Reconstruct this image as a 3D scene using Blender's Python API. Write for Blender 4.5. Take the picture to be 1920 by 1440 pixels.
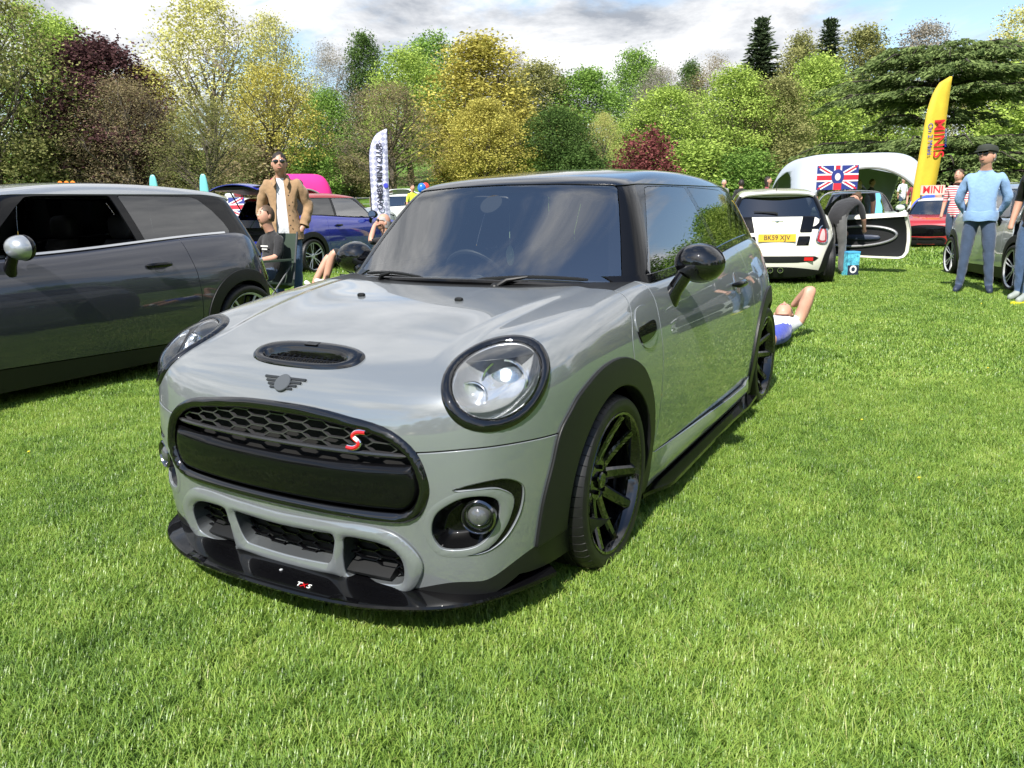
import bpy, math, random
import numpy as np
from mathutils import Vector, Matrix, Euler
R = math.radians
SC = bpy.context.scene
for o in list(bpy.data.objects): bpy.data.objects.remove(o, do_unlink=True)
COL = SC.collection

# ---------------------------------------------------------------- camera
cam = bpy.data.objects.new('camera', bpy.data.cameras.new('camera')); COL.objects.link(cam)
_yaw, _pit, _rol, _f = -.5073, .2275, .0205, 1450.
_fw = Vector((math.sin(_yaw)*math.cos(_pit), math.cos(_yaw)*math.cos(_pit), -math.sin(_pit)))
_rt = Vector((math.cos(_yaw), -math.sin(_yaw), 0)); _dn = _fw.cross(_rt)
_r2 = _rt*math.cos(_rol)+_dn*math.sin(_rol); _d2 = _dn*math.cos(_rol)-_rt*math.sin(_rol)
_m = Matrix((( _r2.x, -_d2.x, -_fw.x), (_r2.y, -_d2.y, -_fw.y), (_r2.z, -_d2.z, -_fw.z))).to_4x4()
_m.translation = Vector((1.745, -2.382, 1.2435)); cam.matrix_world = _m
cam.data.sensor_width = 36; cam.data.lens = _f/1920*36; cam.data.clip_start = .05; cam.data.clip_end = 2000
SC.camera = cam
CAM = Vector((1.745, -2.382, 1.2435))
VIEW = math.atan2(_fw.y, _fw.x)          # heading of the view on the ground

# ---------------------------------------------------------------- sky and sun
SUN_EL, SUN_AZ = R(50), VIEW+R(180-25)    # the sun stands behind the photographer, to the left
_sd = Vector((math.cos(SUN_AZ)*math.cos(SUN_EL), math.sin(SUN_AZ)*math.cos(SUN_EL), math.sin(SUN_EL)))
W = bpy.data.worlds.new('World'); SC.world = W; W.use_nodes = True
nt = W.node_tree; nt.nodes.clear()
def nn(tree, t, **k):
    n = tree.nodes.new(t)
    for a, b in k.items():
        if a.startswith('i_'): n.inputs[a[2:].replace('_', ' ')].default_value = b
        else: setattr(n, a, b)
    return n
sky = nn(nt, 'ShaderNodeTexSky', sky_type='NISHITA', sun_disc=False, sun_elevation=SUN_EL, sun_rotation=math.pi/2-SUN_AZ, air_density=1.1, dust_density=.25, ozone_density=1.8)
bg = nn(nt, 'ShaderNodeBackground'); out = nn(nt, 'ShaderNodeOutputWorld')
tc = nn(nt, 'ShaderNodeTexCoord'); sep = nn(nt, 'ShaderNodeSeparateXYZ')
nt.links.new(tc.outputs['Generated'], sep.inputs[0])
# clouds live on a flat layer: direction / (height + .22)
add = nn(nt, 'ShaderNodeMath', operation='ADD'); add.inputs[1].default_value = .20
mx = nn(nt, 'ShaderNodeMath', operation='MAXIMUM'); mx.inputs[1].default_value = .0
nt.links.new(sep.outputs['Z'], mx.inputs[0]); nt.links.new(mx.outputs[0], add.inputs[0])
dv = nn(nt, 'ShaderNodeVectorMath', operation='DIVIDE'); cb = nn(nt, 'ShaderNodeCombineXYZ')
for k in 'XYZ': nt.links.new(add.outputs[0], cb.inputs[k])
nt.links.new(tc.outputs['Generated'], dv.inputs[0]); nt.links.new(cb.outputs[0], dv.inputs[1])
mp = nn(nt, 'ShaderNodeMapping'); mp.inputs['Location'].default_value = (32.024, 16.418, 0); mp.inputs['Rotation'].default_value = (0, 0, .947)
nt.links.new(dv.outputs[0], mp.inputs[0])
n1 = nn(nt, 'ShaderNodeTexNoise', i_Scale=.85, i_Detail=9., i_Roughness=.58, i_Distortion=.35)
n2 = nn(nt, 'ShaderNodeTexNoise', i_Scale=2.3, i_Detail=8., i_Roughness=.62, i_Distortion=.2)
for n in (n1, n2): nt.links.new(mp.outputs[0], n.inputs['Vector'])
cov = nn(nt, 'ShaderNodeMapRange', interpolation_type='SMOOTHSTEP'); cov.inputs['From Min'].default_value = .43; cov.inputs['From Max'].default_value = .55
nt.links.new(n1.outputs['Fac'], cov.inputs['Value'])
cr = nn(nt, 'ShaderNodeValToRGB'); e = cr.color_ramp.elements
e[0].position, e[0].color = .34, (2.3, 2.5, 2.85, 1); e[1].position, e[1].color = .66, (7.2, 7.2, 7.2, 1)
nt.links.new(n2.outputs['Fac'], cr.inputs[0])
mix = nn(nt, 'ShaderNodeMix', data_type='RGBA'); nt.links.new(cov.outputs[0], mix.inputs['Factor'])
nt.links.new(sky.outputs[0], mix.inputs['A']); nt.links.new(cr.outputs[0], mix.inputs['B'])
nt.links.new(mix.outputs['Result'], bg.inputs['Color']); bg.inputs['Strength'].default_value = .092
nt.links.new(bg.outputs[0], out.inputs[0])
sun = bpy.data.objects.new('sun', bpy.data.lights.new('sun', 'SUN')); COL.objects.link(sun)
sun.data.energy = 4.2; sun.data.angle = R(.6); sun.data.color = (1, .955, .88)
sun.rotation_euler = _sd.to_track_quat('Z', 'Y').to_euler(); sun.location = (0, 0, 30)
SC.view_settings.view_transform = 'Standard'; SC.view_settings.look = 'None'
SC.view_settings.exposure = 1.08; SC.view_settings.gamma = 1; SC.view_settings.use_curve_mapping = False
SC.cycles.use_denoising = True; SC.cycles.max_bounces = 10; SC.cycles.transparent_max_bounces = 16; SC.cycles.caustics_reflective = False; SC.cycles.caustics_refractive = False
SC.cycles.sample_clamp_indirect = 6

# ---------------------------------------------------------------- materials
MATS = {}
def mat(name, color=(.5, .5, .5), rough=.5, metal=0., coat=0., coat_r=.03, spec=.5, emit=0., noise=None, bump=None, alpha=None, sheen=0.):
    """principled material; noise=(scale, amount) mottles the base colour, bump=(scale, strength) roughens it"""
    if name in MATS: return MATS[name]
    m = bpy.data.materials.new(name); m.use_nodes = True; t = m.node_tree; b = t.nodes['Principled BSDF']
    b.inputs['Base Color'].default_value = (*color, 1); b.inputs['Roughness'].default_value = rough
    b.inputs['Metallic'].default_value = metal; b.inputs['Coat Weight'].default_value = coat
    b.inputs['Coat Roughness'].default_value = coat_r; b.inputs['Specular IOR Level'].default_value = spec
    b.inputs['Sheen Weight'].default_value = sheen
    if emit: b.inputs['Emission Color'].default_value = (*color, 1); b.inputs['Emission Strength'].default_value = emit
    if noise or bump: co = nn(t, 'ShaderNodeTexCoord')
    if noise:
        z = nn(t, 'ShaderNodeTexNoise', i_Scale=noise[0], i_Detail=5., i_Roughness=.6); t.links.new(co.outputs['Object'], z.inputs['Vector'])
        r = nn(t, 'ShaderNodeValToRGB'); a = noise[1]; e = r.color_ramp.elements
        e[0].position, e[1].position = .3, .7
        e[0].color = (*[max(0, c*(1-a)) for c in color], 1); e[1].color = (*[min(1, c*(1+a)) for c in color], 1)
        t.links.new(z.outputs['Fac'], r.inputs[0]); t.links.new(r.outputs[0], b.inputs['Base Color'])
    if bump:
        z = nn(t, 'ShaderNodeTexNoise', i_Scale=bump[0], i_Detail=4.); t.links.new(co.outputs['Object'], z.inputs['Vector'])
        u = nn(t, 'ShaderNodeBump'); u.inputs['Strength'].default_value = bump[1]; u.inputs['Distance'].default_value = .02
        t.links.new(z.outputs['Fac'], u.inputs['Height']); t.links.new(u.outputs[0], b.inputs['Normal'])
    MATS[name] = m; return m
def glass_mat(name, tint, refl=1.0):
    """thin sheet of glass: clear with a tint, mirror-like by the angle"""
    if name in MATS: return MATS[name]
    m = bpy.data.materials.new(name); m.use_nodes = True; t = m.node_tree; t.nodes.clear()
    o = nn(t, 'ShaderNodeOutputMaterial'); mx = nn(t, 'ShaderNodeMixShader'); tr = nn(t, 'ShaderNodeBsdfTransparent'); gl = nn(t, 'ShaderNodeBsdfGlossy')
    tr.inputs[0].default_value = (*tint, 1); gl.inputs['Roughness'].default_value = .01; gl.inputs['Color'].default_value = (1, 1, 1, 1)
    fr = nn(t, 'ShaderNodeFresnel'); fr.inputs['IOR'].default_value = 1.45+.35*refl
    t.links.new(fr.outputs[0], mx.inputs[0]); t.links.new(tr.outputs[0], mx.inputs[1]); t.links.new(gl.outputs[0], mx.inputs[2]); t.links.new(mx.outputs[0], o.inputs[0])
    MATS[name] = m; return m
def paint(name, color, metal=.0, rough=.38, ior=1.9):
    m = mat(name, color, rough, metal, coat=1., coat_r=.012, spec=.3); m.node_tree.nodes['Principled BSDF'].inputs['Coat IOR'].default_value = ior; return m
M_black = mat('gloss_black', (.002, .002, .0025), .4, coat=1., coat_r=.01, spec=.05)
M_black.node_tree.nodes['Principled BSDF'].inputs['Coat IOR'].default_value = 1.36
M_piano = mat('piano_black', (.002, .002, .0025), .4, coat=1., coat_r=.008, spec=.05); M_piano.node_tree.nodes['Principled BSDF'].inputs['Coat IOR'].default_value = 1.7
M_plastic = mat('black_plastic', (.008, .0085, .009), .45, bump=(900, .02), spec=.35)
M_dark = mat('dark_void', (.004, .004, .004), .9)
M_rubber = mat('tyre_rubber', (.007, .007, .0075), .5, noise=(18, .3), spec=.4)
M_chrome = mat('chrome', (.75, .76, .78), .08, 1.)
M_alu = mat('brushed_metal', (.62, .63, .64), .35, .45, coat=.6)
M_iron = mat('brake_iron', (.18, .175, .17), .35, 1.)
M_red = mat('red_plastic', (.5, .008, .012), .25, coat=.6)
M_white = mat('white_paint', (.78, .78, .76), .4)
M_glass = glass_mat('clear_glass', (.84, .89, .87), 4.8)
M_tint = glass_mat('tinted_glass', (.06, .065, .07), 2.0)
M_lens = glass_mat('lamp_lens', (.93, .95, .96), .3)
M_leather = mat('black_upholstery', (.012, .012, .013), .55)
M_trim = mat('grey_trim', (.075, .078, .085), .6)

# ---------------------------------------------------------------- object helpers
def link(o, parent=None):
    COL.objects.link(o)
    if parent is not None: o.parent = parent
    return o
def tag(o, label=None, cat=None, group=None, kind=None):
    for k, v in (('label', label), ('category', cat), ('group', group), ('kind', kind)):
        if v: o[k] = v
    return o
def empty(name, loc=(0, 0, 0), rz=0.):
    o = bpy.data.objects.new(name, None); o.location = loc; o.rotation_euler = (0, 0, rz); o.empty_display_size = .2
    return link(o)
def sobj(name, S, m, parent=None):
    """object from a Surf with its own smooth normals"""
    me = bpy.data.meshes.new(name); n, k = len(S.V), len(S.F)
    me.vertices.add(n); me.vertices.foreach_set('co', S.V.astype(np.float32).ravel())
    me.loops.add(k*3); me.loops.foreach_set('vertex_index', S.F.astype(np.int32).ravel())
    me.polygons.add(k); me.polygons.foreach_set('loop_start', np.arange(0, k*3, 3, dtype=np.int32))
    me.update(calc_edges=True); me.polygons.foreach_set('use_smooth', np.ones(k, bool))
    N = S.N/(np.linalg.norm(S.N, axis=1, keepdims=True)+1e-9)
    me.normals_split_custom_set_from_vertices(N.astype(np.float32).tolist())
    me.materials.append(m); return link(bpy.data.objects.new(name, me), parent)
class MB:
    """collects simple solids into one mesh"""
    def __init__(s): s.v = []; s.f = []; s.mi = []
    def add(s, v, f, mi=0):
        n = len(s.v); s.v += [tuple(map(float, p)) for p in v]; s.f += [tuple(int(i)+n for i in q) for q in f]; s.mi += [mi]*len(f); return s
    def box(s, c, d, rot=None, mi=0, taper=1.):
        x, y, z = (k/2 for k in d); M = Euler(rot or (0, 0, 0)).to_matrix(); c = Vector(c)
        P = [c+M@Vector((a*x*(taper if e > 0 else 1), b*y*(taper if e > 0 else 1), e*z)) for e in (-1, 1) for b in (-1, 1) for a in (-1, 1)]
        return s.add(P, [(0, 2, 3, 1), (4, 5, 7, 6), (0, 1, 5, 4), (2, 6, 7, 3), (0, 4, 6, 2), (1, 3, 7, 5)], mi)
    def rings(s, rings, cap=True, wrap=True, mi=0):
        m = len(rings[0]); V = [p for r in rings for p in r]; Fc = []
        for i in range(len(rings)-1):
            for j in range(m if wrap else m-1):
                k = (j+1) % m; Fc.append((i*m+j, i*m+k, (i+1)*m+k, (i+1)*m+j))
        if cap: Fc += [tuple(range(m))[::-1], tuple(range((len(rings)-1)*m, len(rings)*m))]
        return s.add(V, Fc, mi)
    def tube(s, pts, r, n=8, cap=True, mi=0, flat=1., up=None):
        P = [Vector(p) for p in pts]; rs = r if hasattr(r, '__len__') else [r]*len(P); rings = []
        T = [(P[min(i+1, len(P)-1)]-P[max(i-1, 0)]).normalized() for i in range(len(P))]
        u = Vector(up) if up is not None else (Vector((0, 0, 1)) if abs(T[0].z) < .9 else Vector((1, 0, 0)))
        for i, p in enumerate(P):
            u = (u-T[i]*u.dot(T[i])).normalized(); w = T[i].cross(u)
            rings.append([p+(u*math.cos(a)*flat+w*math.sin(a))*rs[i] for a in (2*math.pi*k/n for k in range(n))])
        return s.rings(rings, cap, mi=mi)
    def lathe(s, prof, n=32, M=None, cap=False, mi=0, wrap=True):
        """prof: (radius, along) ; axis = local x"""
        M = M or Matrix.Identity(4)
        rings = [[M@Vector((a, r*math.cos(t), r*math.sin(t))) for t in (2*math.pi*k/n for k in range(n))] for r, a in prof]
        return s.rings(rings, cap, mi=mi)
    def ell(s, c, d, nu=16, nv=10, e=1., M=None, mi=0):
        """superellipsoid, d = half sizes"""
        M = M or Matrix.Identity(3); c = Vector(c); pw = lambda t: math.copysign(abs(t)**e, t); rings = []
        for i in range(nv+1):
            a = -math.pi/2+math.pi*i/nv; a = max(-1.5607, min(1.5607, a))
            rings.append([c+M@Vector((d[0]*pw(math.cos(a))*pw(math.cos(b)), d[1]*pw(math.cos(a))*pw(math.sin(b)), d[2]*pw(math.sin(a)))) for b in (2*math.pi*k/nu for k in range(nu))])
        return s.rings(rings, True, mi=mi)
    def prism(s, poly, fr, depth, mi=0, bev=0.):
        """2D polygon extruded; fr = (origin, u, v) ; grows along u x v"""
        o, u, v = (Vector(k) for k in fr); w = u.cross(v).normalized()
        A = [o+u*a+v*b for a, b in poly]
        if bev:
            c = sum(A, Vector())/len(A)
            return s.rings([A, [p+w*(depth-bev) for p in A], [p+w*depth+(c-p).normalized()*bev for p in A]], True, mi=mi)
        return s.rings([A, [p+w*depth for p in A]], True, mi=mi)
    def obj(s, name, m, parent=None, ang=38, smooth=True):
        me = bpy.data.meshes.new(name); me.from_pydata(s.v, [], s.f); ms = m if isinstance(m, (list, tuple)) else [m]
        for k in ms: me.materials.append(k)
        if len(ms) > 1: me.polygons.foreach_set('material_index', s.mi)
        import bmesh
        b = bmesh.new(); b.from_mesh(me); bmesh.ops.recalc_face_normals(b, faces=b.faces); b.to_mesh(me); b.free()
        if smooth:
            me.polygons.foreach_set('use_smooth', [True]*len(me.polygons)); me.set_sharp_from_angle(angle=R(ang))
        return link(bpy.data.objects.new(name, me), parent)
def copy_tree(o, parent=None):
    c = o.copy(); COL.objects.link(c); c.parent = parent
    for ch in list(o.children): copy_tree(ch, c)
    return c
# ---------------------------------------------------------------- numpy surface toolkit
def cspl(xs, ys):
    """natural cubic spline through (xs, ys), linear outside"""
    xs = np.asarray(xs, float); ys = np.asarray(ys, float); n = len(xs)
    h = np.diff(xs); A = np.zeros((n, n)); b = np.zeros(n); A[0, 0] = A[-1, -1] = 1
    for i in range(1, n-1):
        A[i, i-1] = h[i-1]; A[i, i] = 2*(h[i-1]+h[i]); A[i, i+1] = h[i]
        b[i] = 3*((ys[i+1]-ys[i])/h[i]-(ys[i]-ys[i-1])/h[i-1])
    c = np.linalg.solve(A, b)
    B = (ys[1:]-ys[:-1])/h - h*(2*c[:-1]+c[1:])/3
    D = (c[1:]-c[:-1])/(3*h)
    be = B[-1]+2*c[-2]*h[-1]+3*D[-1]*h[-1]**2
    X = np.linspace(xs[0], xs[-1], 3000); i = np.clip(np.searchsorted(xs, X)-1, 0, n-2); t = X-xs[i]
    Y = ys[i]+B[i]*t+c[i]*t*t+D[i]*t**3; L = 5.
    X = np.concatenate([[xs[0]-L], X, [xs[-1]+L]]); Y = np.concatenate([[ys[0]-B[0]*L], Y, [ys[-1]+be*L]])
    def f(x): return np.interp(x, X, Y)
    return f

def smax(a, b, r):
    h = np.maximum(r-np.abs(a-b), 0)/r
    return np.maximum(a, b)+h*h*h*r/6

def sstep(a, b, x):
    t = np.clip((x-a)/(b-a), 0, 1); return t*t*(3-2*t)

def crom(pts, n=8, closed=True):
    """Catmull-Rom curve through pts (centripetal not needed)"""
    P = np.asarray(pts, float); m = len(P); out = []
    for i in range(m if closed else m-1):
        if closed: a, b, c, d = P[i-1], P[i], P[(i+1) % m], P[(i+2) % m]
        else:
            a = P[i-1] if i else 2*P[0]-P[1]; b, c = P[i], P[i+1]
            d = P[i+2] if i+2 < m else 2*P[-1]-P[-2]
        for t in np.arange(n)/n:
            out.append(.5*((2*b)+(c-a)*t+(2*a-5*b+4*c-d)*t*t+(3*b-a-3*c+d)*t**3))
    if not closed: out.append(P[-1])
    return np.array(out)

def polysdf(poly, p):
    """signed distance in 2D, negative inside"""
    poly = np.asarray(poly, float); d = np.full(len(p), 1e9); ins = np.zeros(len(p), bool)
    for i in range(len(poly)):
        a, b = poly[i-1], poly[i]; e = b-a; w = p-a
        t = np.clip((w@e)/(e@e+1e-12), 0, 1)
        d = np.minimum(d, ((w-t[:, None]*e)**2).sum(1))
        c = (a[1] > p[:, 1]) != (b[1] > p[:, 1])
        with np.errstate(divide='ignore', invalid='ignore'):
            ins ^= c & (p[:, 0] < (b[0]-a[0])*(p[:, 1]-a[1])/(b[1]-a[1]+1e-30)+a[0])
    return np.where(ins, -1, 1)*np.sqrt(d)

def linesdf(line, p):
    """distance to an open polyline, unsigned"""
    line = np.asarray(line, float); d = np.full(len(p), 1e9)
    for i in range(1, len(line)):
        a, b = line[i-1], line[i]; e = b-a; w = p-a
        t = np.clip((w@e)/(e@e+1e-12), 0, 1)
        d = np.minimum(d, ((w-t[:, None]*e)**2).sum(1))
    return np.sqrt(d)

class Surf:
    def __init__(s, V, F, N=None):
        s.V = np.asarray(V, float); s.F = np.asarray(F, int).reshape(-1, 3)
        s.N = s.calc() if N is None else N
    def calc(s):
        N = np.zeros_like(s.V)
        a, b, c = (s.V[s.F[:, k]] for k in range(3)); n = np.cross(b-a, c-a)
        for k in range(3): np.add.at(N, s.F[:, k], n)
        return N/(np.linalg.norm(N, axis=1, keepdims=True)+1e-12)
    def clean(s):
        u, inv = np.unique(s.F.ravel(), return_inverse=True)
        return Surf(s.V[u], inv.reshape(-1, 3), s.N[u])
    def split(s, f):
        f = np.where(np.abs(f) < 1e-6, 1e-6, f); neg = f < 0
        k = neg[s.F].sum(1)
        Fi = [s.F[k == 3]]; Fo = [s.F[k == 0]]
        V = [s.V]; N = [s.N]; nv = len(s.V)
        M = (k == 1) | (k == 2)
        if M.any():
            T = s.F[M]; g = neg[T]; one = g.sum(1) == 1
            lone = np.where(one, np.argmax(g, 1), np.argmin(g, 1)); r = np.arange(len(T))
            a, b, c = T[r, lone], T[r, (lone+1) % 3], T[r, (lone+2) % 3]
            E = np.concatenate([np.stack([a, b], 1), np.stack([a, c], 1)])
            E2 = np.sort(E, 1); key, inv = np.unique(E2[:, 0]*(nv+1)+E2[:, 1], return_inverse=True)
            i, j = key//(nv+1), key % (nv+1); t = (f[i]/(f[i]-f[j]))[:, None]
            V.append(s.V[i]*(1-t)+s.V[j]*t); nn = s.N[i]*(1-t)+s.N[j]*t
            N.append(nn/(np.linalg.norm(nn, axis=1, keepdims=True)+1e-12))
            m = len(T); p, q = inv[:m]+nv, inv[m:]+nv
            tri = np.stack([a, p, q], 1); quad = np.concatenate([np.stack([p, b, c], 1), np.stack([p, c, q], 1)])
            o2 = np.concatenate([one, one])
            Fi += [tri[one], quad[~o2]]; Fo += [tri[~one], quad[o2]]
        V = np.concatenate(V); N = np.concatenate(N)
        return Surf(V, np.concatenate(Fi), N).clean(), Surf(V, np.concatenate(Fo), N).clean()
    def cut(s, fn): return s.split(fn(s.V))
    def gap(s, fn, w=.0018):
        f = fn(s.V); return s.split(f+w)[0], s.split(f-w)[1]
    def inside(s, fn): return s.split(fn(s.V))[0]
    def outside(s, fn): return s.split(fn(s.V))[1]
    def mirror(s):
        m = np.array([-1, 1, 1.]); return Surf(s.V*m, s.F[:, ::-1], s.N*m)
    def off(s, d): return Surf(s.V+s.N*(d if np.isscalar(d) else d[:, None]), s.F, s.N.copy())
    def offn(s, d):
        o = s.off(d); o.N = o.calc(); return o
    def edges(s):
        E = np.concatenate([s.F[:, [0, 1]], s.F[:, [1, 2]], s.F[:, [2, 0]]]); nv = len(s.V)+1
        k = E[:, 0]*nv+E[:, 1]; kr = E[:, 1]*nv+E[:, 0]
        return E[~np.isin(k, kr)]
    def rim(s, depth=.012, r=.0015, keep=None, N0=None):
        """rounded edge and a flange turned inward along the boundary"""
        E = s.edges()
        if keep is not None: E = E[keep(s.V[E].mean(1))]
        if len(E) == 0: return s
        u, inv = np.unique(E.ravel(), return_inverse=True); e = inv.reshape(-1, 2)
        T = np.zeros((len(u), 3)); d = s.V[E[:, 1]]-s.V[E[:, 0]]
        t = np.cross(d, s.N[E].mean(1))
        for k in (0, 1): np.add.at(T, e[:, k], t)
        T /= np.linalg.norm(T, axis=1, keepdims=True)+1e-12
        for _ in range(3):
            A = T*.5; np.add.at(A, e[:, 0], T[e[:, 1]]*.5); np.add.at(A, e[:, 1], T[e[:, 0]]*.5)
            T = A/(np.linalg.norm(A, axis=1, keepdims=True)+1e-12)
        n = (s.N if N0 is None else N0)[u]; p = s.V[u]; nv = len(s.V); m = len(u)
        rings = [(p, n), (p+T*r*.7-n*r*.3, (n+T)*.7071), (p+T*r-n*r, T), (p+T*r-n*depth, T)]
        V = [s.V]; N = [s.N]; F = [s.F]; prev = u
        for q, (pp, qn) in enumerate(rings[1:]):
            V.append(pp); N.append(qn); cur = nv+q*m+np.arange(m)
            a, b = prev[e[:, 0]], prev[e[:, 1]]; c, dd = cur[e[:, 0]], cur[e[:, 1]]
            F += [np.stack([b, a, c], 1), np.stack([b, c, dd], 1)]; prev = cur
        return Surf(np.concatenate(V), np.concatenate(F), np.concatenate(N))

def join(*S):
    V, N, F, n = [], [], [], 0
    for s in S:
        V.append(s.V); N.append(s.N); F.append(s.F+n); n += len(s.V)
    return Surf(np.concatenate(V), np.concatenate(F), np.concatenate(N))

def grid_faces(a, b, off=0, wrap=False):
    i, j = np.meshgrid(np.arange(a-1), np.arange(b if wrap else b-1), indexing='ij'); j2 = (j+1) % b
    p = (i*b+j).ravel(); q = (i*b+j2).ravel(); r = ((i+1)*b+j2).ravel(); t = ((i+1)*b+j).ravel()
    return np.concatenate([np.stack([p, q, r], 1), np.stack([p, r, t], 1)])+off

def project(field, P0, org, inner=.0, n=46):
    """push P0 along org->P0 onto field==0"""
    d = P0-org; lo = np.full(len(P0), inner); hi = np.full(len(P0), 2.2)
    for _ in range(n):
        m = (lo+hi)/2; v = field(org+d*m[:, None]) < 0
        lo = np.where(v, m, lo); hi = np.where(v, hi, m)
    return org+d*((lo+hi)/2)[:, None]
# ---------------------------------------------------------------- hatchback body fields  (x to its left, y rearward, z up, front axle at y=0)
WB, RW = 2.495, .306
_hc = cspl([-.80, -.72, -.675, -.605, -.5, -.4, -.2, 0, .2, .4, .7], [.64, .72, .758, .790, .820, .843, .883, .911, .926, .932, .94])
_np = cspl([0, .2, .4, .545, .64, .70, .75, .80, .85], [0, .003, .018, .045, .083, .130, .208, .33, .52])
_nz = cspl([0, .1, .2, .3, .4, .5, .6, .667, .732, .80, .9], [-.70, -.72, -.738, -.746, -.752, -.752, -.745, -.736, -.718, -.66, -.54])
_sz = cspl([0, .12, .2, .3, .45, .6, .7, .8, .9, .98, 1.1], [.76, .790, .806, .824, .838, .840, .834, .815, .782, .748, .69])
_sy = cspl([-.9, -.5, -.2, 0, .3, .6, 1.2, 2.0, 2.5, 2.8, 3.1], [-.09, -.05, -.022, -.012, -.006, -.002, .004, .010, .004, -.03, -.11])
_bt = cspl([.2, .5, .95, 1.5, 1.95, 2.4, 2.8, 3.0], [.945, .948, .958, .985, 1.012, 1.028, 1.022, 1.0])
_rz = cspl([.1, .25, .4, .5, .65, .8, .95, 1.06, 1.3], [2.98, 3.05, 3.075, 3.07, 3.05, 3.01, 2.95, 2.89, 2.74])
def f_low(p):
    x = np.abs(p[:, 0]); y = p[:, 1]; z = p[:, 2]
    N = _nz(z)+_np(x)
    front = (N-y)*.93
    W = _sz(z)+_sy(y)
    side = (x-W)*.98
    k = .015
    plate = .013*sstep(.515, .45, x-.10*sstep(-.5, .4, y))*sstep(-.66, -.35, y)
    plate = plate+.014*np.exp(-((x-.64-.02*y)/.15)**2)*sstep(-.62, -.30, y)+.008*np.exp(-((x-.63)/.13)**2-((y+.36)/.17)**2)
    H = _hc(y)-k*x*x*(1+.6*x*x)+plate-.010
    wb = sstep(.05, .55, y)
    Hb = _bt(y)
    top = z-(H*(1-wb)+Hb*wb)
    rear = (y-_rz(z)+.30*x*x+.35*x**6)*.95
    d = smax(front, side, .16)
    d = smax(d, rear, .26)
    d = smax(d, top, .12)
    return smax(d, .10-z, .04)
_wg = cspl([.85, .95, 1.05, 1.15, 1.25, 1.32, 1.40], [.775, .738, .697, .650, .598, .556, .505])
_gy = cspl([.3, .7, 1.2, 1.8, 2.3, 2.7, 3.0], [-.012, -.006, 0, 0, -.008, -.03, -.06])
_rc = cspl([.5, .75, 1.0, 1.3, 1.6, 1.9, 2.2, 2.5, 2.8], [1.30, 1.350, 1.383, 1.408, 1.415, 1.411, 1.396, 1.370, 1.335])
def f_top(p):
    x = np.abs(p[:, 0]); y = p[:, 1]; z = p[:, 2]
    ws = (.475+(z-.916)*.953-(.20-.06*sstep(.92, 1.32, z))*(1-(x/.69)**2)-y)*.72
    side = (x-(_wg(z)+_gy(y)))*.93
    roof = z-(_rc(y)-.075*x*x-.12*x**4)
    rear = (y-(2.90-(z-1.0)*.55)+.26*x*x+.3*x**6)*.9
    d = smax(ws, side, .075)
    d = smax(d, rear, .12)
    d = smax(d, roof, .085)
    return smax(d, .80-z, .02)

def body_mesh(st, fine=None):
    """rounded box grid pushed onto f_low; st = spacing in metres"""
    xs = np.linspace(-.9, .9, int(1.8/st)+1)
    ys = np.concatenate([np.arange(-.75, 3.05, st)])
    zs = np.linspace(.06, 1.0, int(.94/st)+1)
    parts = []
    def add(A, B, fn, flip):
        a, b = np.meshgrid(A, B, indexing='ij'); P = fn(a.ravel(), b.ravel())
        F = grid_faces(len(A), len(B)); parts.append((P, F[:, ::-1] if flip else F))
    one = np.ones_like
    add(xs, ys, lambda a, b: np.stack([a, b, one(a)], 1), True)            # top
    add(ys, zs, lambda a, b: np.stack([.9*one(a), a, b], 1), True)        # left side (x+)
    add(ys, zs, lambda a, b: np.stack([-.9*one(a), a, b], 1), False)
    add(xs, zs, lambda a, b: np.stack([a, -.75*one(a), b], 1), True)       # front
    add(xs, zs, lambda a, b: np.stack([a, ys[-1]*one(a), b], 1), False)     # rear
    V = np.concatenate([p for p, _ in parts]); n = 0; F = []
    for p, f in parts: F.append(f+n); n += len(p)
    F = np.concatenate(F)
    _, first, inv = np.unique(np.round(V, 5), axis=0, return_index=True, return_inverse=True)
    V = V[first]; F = inv.ravel()[F]
    org = np.stack([V[:, 0]*.35, np.clip(V[:, 1], .0, 2.5), .45+.0*V[:, 2]], 1)
    V = project(f_low, V, org)
    S = Surf(V, F)
    c = S.V-np.array([0, 1.2, .5])
    if (S.N*c).sum() < 0: S = Surf(V, F[:, ::-1])
    return S
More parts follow.
